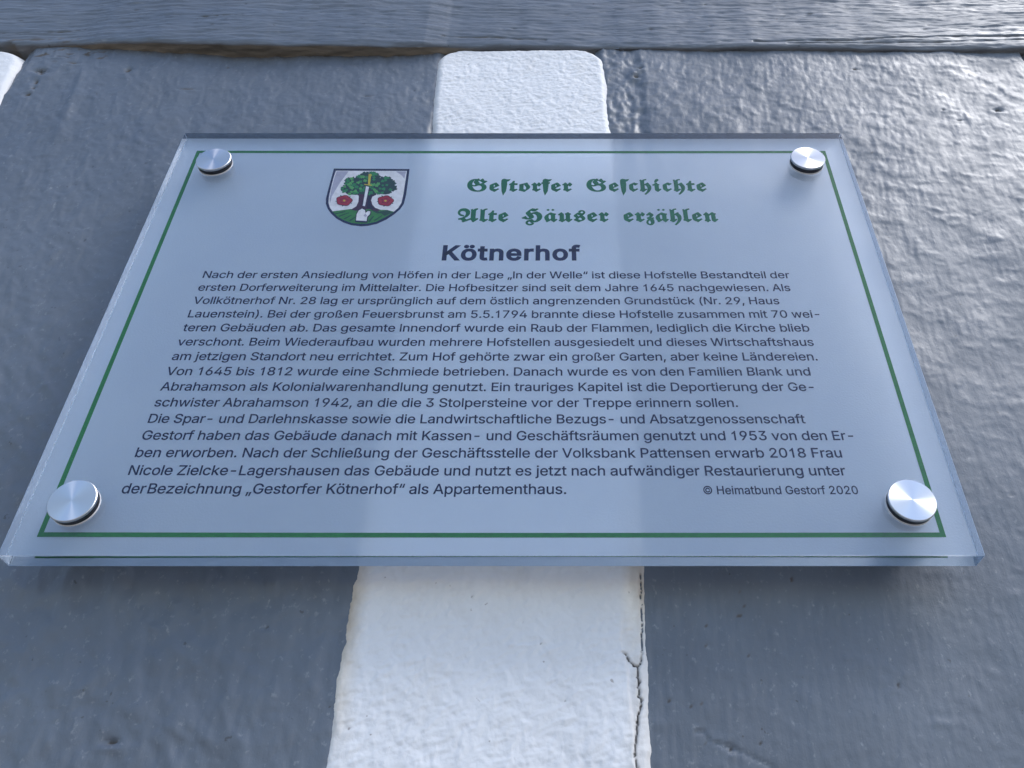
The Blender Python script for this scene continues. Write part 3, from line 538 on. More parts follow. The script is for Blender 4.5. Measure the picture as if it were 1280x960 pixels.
FRAKTUR = {
  'G': '540|295,-15 220,-7 155,19 103,60 63,115 39,181 31,256 37,323 55,382 85,431 123,468 168,491 217,498 241,496 268,489 290,512 312,496 296,477 325,457 311,435 282,453 274,428 280,408 315,344 321,326 314,302 296,273 316,287 380,311 400,325 413,340 418,353 413,363 347,427 343,439 347,450 360,467 400,509 420,492 410,473 427,451 460,422 476,414 491,422 509,403 485,381 439,324 416,305 481,245 503,165 496,114 476,70 445,34 403,7 353,-10;195,235 209,238 223,246 233,258 236,272 233,291 192,365 188,386 198,407 246,465 222,468 197,462 175,444 156,415 142,376 133,331 130,265 142,252 158,242;298,14 344,22 379,47 402,86 409,136 406,167 397,195 382,218 363,236 341,247 316,251 289,245 228,211 201,206 167,211 134,226 162,133 199,67 246,27',
  'e': '279|155,-15 137,-7 140,2 91,24 61,51 44,83 39,122 40,235 43,247 60,265 174,342 189,342 257,240 256,230 118,125 121,110 128,97 139,86 167,72 198,72 212,76 242,98 256,83;118,155 188,208 189,211 140,289 125,277 119,263',
  's': '300|118,-15 105,1 26,50 26,71 63,99 76,126 69,149 27,202 19,219 41,255 103,320 128,339 136,342 186,313 216,306 235,309 250,320 260,335 263,355 260,374 249,391 234,401 216,405 201,401 186,391 175,376 169,359 155,372 139,381 151,400 167,415 187,425 210,428 229,426 247,419 263,408 275,393 283,375 286,355 284,335 279,317 270,299 211,225 242,203 264,177 278,150 282,123 277,93 263,67 240,44 154,-1 138,-15;132,175 191,242 153,250 107,278 94,277 82,263 81,255 86,241;178,38 196,42 211,54 220,71 224,91 221,107 213,124 187,152 174,160 163,163 156,161 93,91 150,50 166,41',
  't': '216|122,-15 104,-5 113,6 70,26 37,35 37,55 49,66 52,90 52,266 21,266 21,286 57,315 83,345 101,377 114,414 138,414 131,342 131,313 209,313 209,266 131,266 131,83 175,64 199,81 213,66',
  'o': '308|143,-15 135,-7 79,17 30,32 30,52 38,57 45,87 42,269 222,342 232,323 223,318 278,224 289,199 293,171 289,144 276,117 254,86 163,-15;185,48 195,55 206,75 215,104 218,134 212,173 192,215 169,255 154,287 124,275 124,75',
  'r': '250|131,-15 113,-5 121,6 101,20 40,42 40,62 51,74 55,97 55,218 52,250 42,266 29,253 14,266 83,342 99,329 95,323 125,295 134,253 178,327 182,342 201,342 217,311 240,291 240,265 230,258 213,231 208,214 187,214 180,242 165,263 134,215 135,97 137,90 173,70 188,69 212,89 227,75',
  'c': '257|124,-15 108,-3 118,7 78,33 64,46 46,72 39,105 40,240 42,252 60,272 153,340 163,342 176,338 219,310 232,319 246,304 195,254 183,250 125,293 119,281 118,114 121,102 127,92 159,71 171,67 194,75 224,97 236,81',
  'h': '310|149,-134 133,-123 163,-79 185,-39 202,-1 213,37 220,76 222,119 218,157 209,193 190,229 163,268 126,240 127,76 139,67 146,66 169,86 183,71 99,-15 79,-15 70,-1 56,12 40,21 25,26 25,46 35,49 42,58 47,81 47,402 43,430 33,453 50,466 69,443 81,406 96,441 120,467 149,484 185,490 185,469 156,463 138,449 129,425 126,391 126,269 224,342 238,327 232,321 230,314 267,259 286,214 292,187 294,159 291,113 280,67 261,20 233,-29 196,-80',
  'i': '215|71,371 84,433 103,480 134,496 155,489 162,469 159,455 137,421 92,371;130,-15 112,-5 116,2 96,13 81,25 73,39 70,250 65,254 58,255 44,251 28,239 14,254 55,290 103,342 121,331 113,316 115,310 134,293 159,281 169,279 169,259 155,251 150,230 151,80 153,71 157,66 165,64 175,69 193,85 208,72',
  'A': '525|158,-21 140,-2 158,13 128,53 104,75 86,84 53,76 44,101 124,134 181,176 215,232 226,303 220,352 201,390 172,414 133,422 100,416 73,398 54,371 48,337 76,267 160,232 154,205 96,221 53,252 27,296 19,351 23,393 37,429 58,460 86,483 121,497 160,502 199,497 233,481 262,457 284,424 299,385 304,340 300,302 288,263 268,225 242,189 209,156 171,128 228,67 238,62 285,81 353,122 353,383 350,422 340,457 364,471 386,428 405,457 427,478 455,493 492,502 492,475 471,461 456,442 449,417 446,385 446,146 448,125 453,109 460,99 469,96 484,101 504,115 520,95 415,-15 390,-5 396,17 365,52 355,87',
  'l': '189|122,-15 104,-7 111,3 89,18 25,42 25,62 34,68 39,79 41,109 39,427 27,453 44,466 62,443 75,406 90,441 113,467 143,484 179,490 179,469 150,463 132,449 123,425 120,391 120,107 122,93 128,85 171,66 183,70 196,81 211,68',
  'H': '514|185,-140 159,-137 136,-128 117,-113 102,-95 93,-74 90,-50 95,-19 109,8 135,31 208,61 226,76 245,68 243,55 260,36 299,6 329,20 354,50 369,95 375,153 366,212 342,261 326,280 309,295 291,304 273,308 251,303 225,288 262,214 269,177 266,161 257,145 242,129 202,102 179,92 156,86 134,84 81,92 29,120 8,116 5,113 -11,134 73,193 78,175 100,139 129,117 143,113 155,116 166,124 175,144 164,180 97,285 86,318 89,333 97,350 156,422 214,481 247,501 312,480 328,477 340,482 355,497 376,481 318,418 303,405 287,400 209,426 197,422 184,411 174,396 171,379 174,365 209,312 237,328 319,362 334,378 355,378 359,369 376,360 419,330 450,290 470,242 476,185 473,151 465,119 452,87 434,58 413,32 388,11 360,-6 330,-16 240,-39 224,-47 208,-34 211,-24 207,-12 198,-4 185,2 171,3 150,0 134,-11 123,-29 119,-50 124,-74 138,-93 160,-106 185,-111 224,-100 249,-66 275,-79 261,-106 240,-125 214,-136',
  'a': '316|70,-15 56,0 65,7 26,81 15,145 21,182 37,218 64,253 101,289 154,334 174,334 174,328 231,304 279,291 279,271 263,260 259,235 259,95 263,73 273,65 285,70 300,83 314,69 240,-15 224,-3 231,4 193,28 181,58 181,69;132,63 181,98 181,248 122,278 107,259 98,237 94,211 93,177 96,138 106,100 119,72',
  'u': '361|109,-15 91,-7 94,0 89,5 35,27 35,47 53,56 58,80 58,224 55,252 45,266 30,250 15,263 86,342 101,328 98,323 129,295 137,259 138,81 140,70 146,62 158,59 177,69 210,99 210,250 205,270 188,280 188,300 203,305 219,315 232,327 239,342 259,342 267,327 280,315 296,305 311,300 311,280 294,269 289,246 289,78 291,70 296,65 303,64 313,69 331,85 346,72 268,-15 251,-5 255,2 234,13 221,24 213,37 210,72',
  'z': '214|95,-134 60,-127 33,-107 16,-74 11,-31 27,30 75,84 48,105 33,113 33,134 65,152 89,171 104,192 109,216 106,232 99,245 88,254 73,257 54,252 36,238 21,251 101,345 118,334 116,327 121,318 155,297 168,283 177,268 179,250 175,229 160,205 138,180 108,154 142,126 180,141 186,122 155,109 182,59 191,0 188,-36 180,-69 165,-96 146,-117 123,-130;86,-109 103,-104 116,-89 125,-66 128,-36 118,18 89,68 49,24 36,-32 39,-62 50,-87 66,-103',
  'n': '359|85,-15 77,-1 64,12 48,21 33,26 33,46 50,57 55,81 55,218 52,250 42,266 29,253 14,266 83,342 99,329 95,323 125,295 134,253 224,342 244,342 257,325 273,313 291,304 307,300 307,280 293,269 289,251 289,78 291,70 296,65 303,64 313,69 331,85 346,72 268,-15 251,-5 255,2 234,13 220,25 211,39 210,232 204,256 187,272 134,220 134,81 139,57 156,46 156,26 141,21 126,12 113,-1 105,-15',
  ' ': '300|',
}
def dec(s):
    adv, _, body = s.partition('|')
    return float(adv), [[tuple(float(n) for n in q.split(',')) for q in L.split()] for L in body.split(';') if L]
GLYPHS['\u2009'] = '60|'
GLYPHS['I'] = '164|50,0 50,509 114,509 114,0'
GLYPHS['l'] = '158|48,0 48,509 110,509 110,0'
GLYPHS['i'] = '160|49,0 49,379 111,379 111,0;49,438 49,509 111,509 111,438'
GLYPHS['1'] = '400|257,0 195,0 195,396 150,362 92,336 92,396 150,430 196,470 217,512 257,512'
FRAKTUR['ſ'] = '182|28,442 43,483 83,504 162,476 228,486 207,442 172,414 148,404 153,290 131,0 75,-172 48,0 28,290'
FRAKTUR['f'] = '182|28,442 43,483 83,504 162,476 228,486 207,442 172,414 148,404 150,355 186,355 176,314 150,314 153,290 131,0 75,-172 48,0 31,290 30,314 -7,314 0,355 28,355'
def inside(p, L):
    c = False
    for (x1, y1), (x2, y2) in zip(L[-1:] + L[:-1], L):
        if (y1 > p[1]) != (y2 > p[1]) and p[0] < (x2 - x1) * (p[1] - y1) / (y2 - y1) + x1: c = not c
    return c
def grow(L, d, hole):
    """fatten an outline by d"""
    Q = [p for i, p in enumerate(L) if math.hypot(p[0] - L[i - 1][0], p[1] - L[i - 1][1]) > 5]
    if sum(a[0] * b[1] - b[0] * a[1] for a, b in zip(Q, Q[1:] + Q[:1])) < 0: Q.reverse()
    if hole: d = -d
    out = []
    for i, p in enumerate(Q):
        a, b = Q[i - 1], Q[(i + 1) % len(Q)]
        u = (p[0] - a[0], p[1] - a[1]); v = (b[0] - p[0], b[1] - p[1])
        lu, lv = math.hypot(*u), math.hypot(*v)
        n1 = (u[1] / lu, -u[0] / lu); n2 = (v[1] / lv, -v[0] / lv)
        k = d / max(.45, 1 + n1[0] * n2[0] + n1[1] * n2[1])
        out.append((p[0] + (n1[0] + n2[0]) * k, p[1] + (n1[1] + n2[1]) * k))
    return out
def nest(loops):
    up = [[j for j, B in enumerate(loops) if j != i and all(inside(q, B) for q in A)] for i, A in enumerate(loops)]
    own = [max(u, key=lambda j: len(up[j])) if len(u) % 2 else None for u in up]          # a hole belongs to the loop right round it
    return [[A] + [loops[k] for k, o_ in enumerate(own) if o_ == i] for i, A in enumerate(loops) if own[i] is None]
cache = {}
def glyph(table, key, ch, off):
    k = (key, ch)
    if k not in cache:
        base, extra = (ch, 0)
        if key == 'F' and ch == 'ä': base, extra = 'a', 1
        adv, loops = dec(table[base])
        vs_, fs = [], []
        for group in ([[L] for L in loops] if base == 'A' and key != 'F' else nest(loops)):                                   # strokes that cross stay separate shapes
            v1, f1 = shape_fill([wind(grow(L, off, i > 0), i == 0) for i, L in enumerate(group)]); b = len(vs_)
            vs_ += v1; fs += [tuple(i + b for i in q) for q in f1]
        if extra:
            for cx in (95, 215):
                b = len(vs_); vs_ = vs_ + [(cx - 45, 450), (cx, 405), (cx + 45, 450), (cx, 495)]; fs = fs + [(b, b + 1, b + 2, b + 3)]
        cache[k] = (adv, np.array(vs_).reshape(-1, 2), fs)
    return cache[k]
def text(name, s, table, key, x0, x1, z0, z1, size, mat, off=0.0, track=0.0):
    """one line of print from x0 to x1 (mm), baseline z0 to z1, cap size in mm per em"""
    pen, co, fs = 0.0, [], []
    for ch in s:
        adv, v, f = glyph(table, key, ch, off)
        if len(v):
            b = sum(len(a) for a in co); co.append(v + [pen, 0]); fs += [tuple(i + b for i in q) for q in f]
        pen += adv + track
    P = np.concatenate(co); lo, hi = P[:, 0].min(), P[:, 0].max()
    tx = (P[:, 0] - lo) / (hi - lo)
    x = x0 + tx * (x1 - x0); z = z0 + tx * (z1 - z0) + P[:, 1] * size / 1000
    C = np.stack([x / 1000, np.full(len(x), PY), z / 1000], 1)
    return mesh_np(name, C, fs, mat, PLQ, smooth=False)

text('heading_text', 'Geſtorfer Geſchichte', FRAKTUR, 'F', -26.6, 119.5, 97.03, 97.03, 22.5, I_GREEN, 15, 26)
text('heading_text', 'Alte Häuser erzählen', FRAKTUR, 'F', -30.6, 123.4, 69.7, 69.7, 22.5, I_GREEN, 15, 26)
text('title_text', 'Kötnerhof', GLYPHS, 'T', -36.9, 41.6, 37.5, 37.5, 22.3, I_NAVY, 27, 34)
LINES = [
  ('Nach der ersten Ansiedlung von Höfen in der Lage „In der Welle“ ist diese Hofstelle Bestandteil der', 157.3),
  ('ersten Dorferweiterung im Mittelalter. Die Hofbesitzer sind seit dem Jahre 1645 nachgewiesen. Als', 156.0),
  ('Vollkötnerhof Nr. 28 lag er ursprünglich auf dem östlich angrenzenden Grundstück (Nr. 29, Haus', 148.4),
  ('Lauenstein). Bei der großen Feuersbrunst am 5.5.1794 brannte diese Hofstelle zusammen mit 70 wei-', 168.3),
  ('teren Gebäuden ab. Das gesamte Innendorf wurde ein Raub der Flammen, lediglich die Kirche blieb', 161.1),
  ('verschont. Beim Wiederaufbau wurden mehrere Hofstellen ausgesiedelt und dieses Wirtschaftshaus', 161.5),
  ('am jetzigen Standort neu errichtet. Zum Hof gehörte zwar ein großer Garten, aber keine Ländereien.', 161.6),
  ('Von 1645 bis 1812 wurde eine Schmiede betrieben. Danach wurde es von den Familien Blank und', 156.2),
  ('Abrahamson als Kolonialwarenhandlung genutzt. Ein trauriges Kapitel ist die Deportierung der Ge-', 156.1),
  ('schwister Abrahamson 1942, an die die 3 Stolpersteine vor der Treppe erinnern sollen.', 116.9),
  ('Die Spar- und Darlehnskasse sowie die Landwirtschaftliche Bezugs- und Absatzgenossenschaft', 148.3),
  ('Gestorf haben das Gebäude danach mit Kassen- und Geschäftsräumen genutzt und 1953 von den Er-', 169.5),
  ('ben erworben. Nach der Schließung der Geschäftsstelle der Volksbank Pattensen erwarb 2018 Frau', 161.9),
  ('Nicole Zielcke-Lagershausen das Gebäude und nutzt es jetzt nach aufwändiger Restaurierung unter', 161.7),
  ('der Bezeichnung „Gestorfer Kötnerhof“ als Appartementhaus.', 32.2),
]
for k, (s, x1) in enumerate(LINES):
    z = 22.93 - 9.815 * k
    text('text_line', s, GLYPHS, 'G', -168.2 - .16 * k, x1, z, z - .1, 10.3, I_NAVY, 9, -6)
text('credit_text', '© Heimatbund Gestorf 2020', GLYPHS, 'G', 94.75, 165.2, -114.7, -114.75, 8.4, I_NAVY, 6)

# coat of arms
COA = flat('coat_of_arms', [([(-110.56,118.42),(-63.41,118.07),(-63.18,108.15),(-62.94,93.34),(-63.4,85.33),(-64.96,80.59),(-68.07,75.9),(-72.17,71.27),(-77.34,67.45),(-82.24,65.77),(-86.28,65.38),(-92.04,66.28),(-96.99,68.55),(-101.63,71.99),(-105.41,76.23),(-108.18,80.51),(-110.1,85.24),(-110.79,90.03),(-110.79,99.78),(-110.67,108.91)], I_NAVY)], PLQ, 0)
flat('shield_field', [([(-109.04,116.37),(-64.85,116.19),(-64.73,106.48),(-64.62,94.15),(-64.95,86.12),(-66.37,81.53),(-69.03,77.46),(-73.18,73.19),(-77.84,69.35),(-82.51,67.74),(-86.57,67.43),(-92.06,68.18),(-96.76,70.46),(-101.1,73.53),(-104.62,77.78),(-107.07,81.69),(-108.66,86.04),(-109.23,90.84),(-109.43,100.6),(-109.39,109.33)], I_WHITE), ([(-108.23,115.68),(-100.93,115.87),(-102.43,111.45),(-104.64,104.75),(-106.27,98.15),(-107.62,91.65),(-107.64,85.25),(-108.68,90.04),(-108.93,99.78),(-108.85,109.33)], I_SHADE), ([(-71.59,115.75),(-65.34,115.76),(-65.65,108.57),(-67.32,111.51)], I_SHADE)], COA, 0.000010)
flat('hill', [([(-105.49,78.33),(-100.19,79.35),(-94.65,80.54),(-90.35,79.61),(-83.23,80.87),(-78.92,79.78),(-72.68,79.79),(-68.43,78.08),(-69.03,77.46),(-73.18,73.19),(-77.84,69.35),(-82.51,67.74),(-86.57,67.43),(-92.06,68.18),(-96.76,70.46),(-101.1,73.53),(-104.62,77.78)], I_GRASS), ([(-83.14,80.17),(-79.91,79.39),(-77.17,78.22),(-72.66,79.64),(-69.05,77.61),(-71.2,76.05),(-73.58,74.35),(-75.93,76.67),(-77.99,76.51),(-79.66,77.44)], I_GRASS_D), ([(-100.96,74.3),(-95.22,77.41),(-94.89,76.95),(-100.33,73.53)], I_GRASS_D), ([(-97.51,71.99),(-93.38,75.47),(-93.05,74.93),(-96.62,71.23)], I_GRASS_D), ([(-79.79,70.49),(-75.22,75.12),(-74.84,74.5),(-78.71,70.11)], I_GRASS_D), ([(-82.78,69.72),(-80.29,74.34),(-79.83,73.95),(-81.65,68.96)], I_GRASS_D), ([(-94.19,70.47),(-91.04,73.55),(-90.71,73.08),(-93.05,69.7)], I_GRASS_D), ([(-103.4,76.62),(-97.47,78.58),(-97.13,78.03),(-102.73,75.69)], I_GRASS_D)], COA, 0.000020)
flat('tree_trunk', [([(-93.52,94.5),(-91.38,92.48),(-90.85,86.87),(-91.6,82.91),(-94.53,79.76),(-91.3,78.98),(-86.26,80.16),(-83.19,80.56),(-78.72,78.22),(-76.3,79.63),(-80.22,81.74),(-82.15,84.5),(-83.46,88.48),(-83.09,91.69),(-80.71,93.72),(-83.09,95.74),(-90.51,95.73)], I_BARK), ([(-85.94,93.3),(-83.3,93.31),(-83.93,90.89),(-84.03,87.68),(-82.56,83.71),(-80.12,80.96),(-82.15,80.56),(-84.88,81.5)], I_BARK_D)], COA, 0.000040)
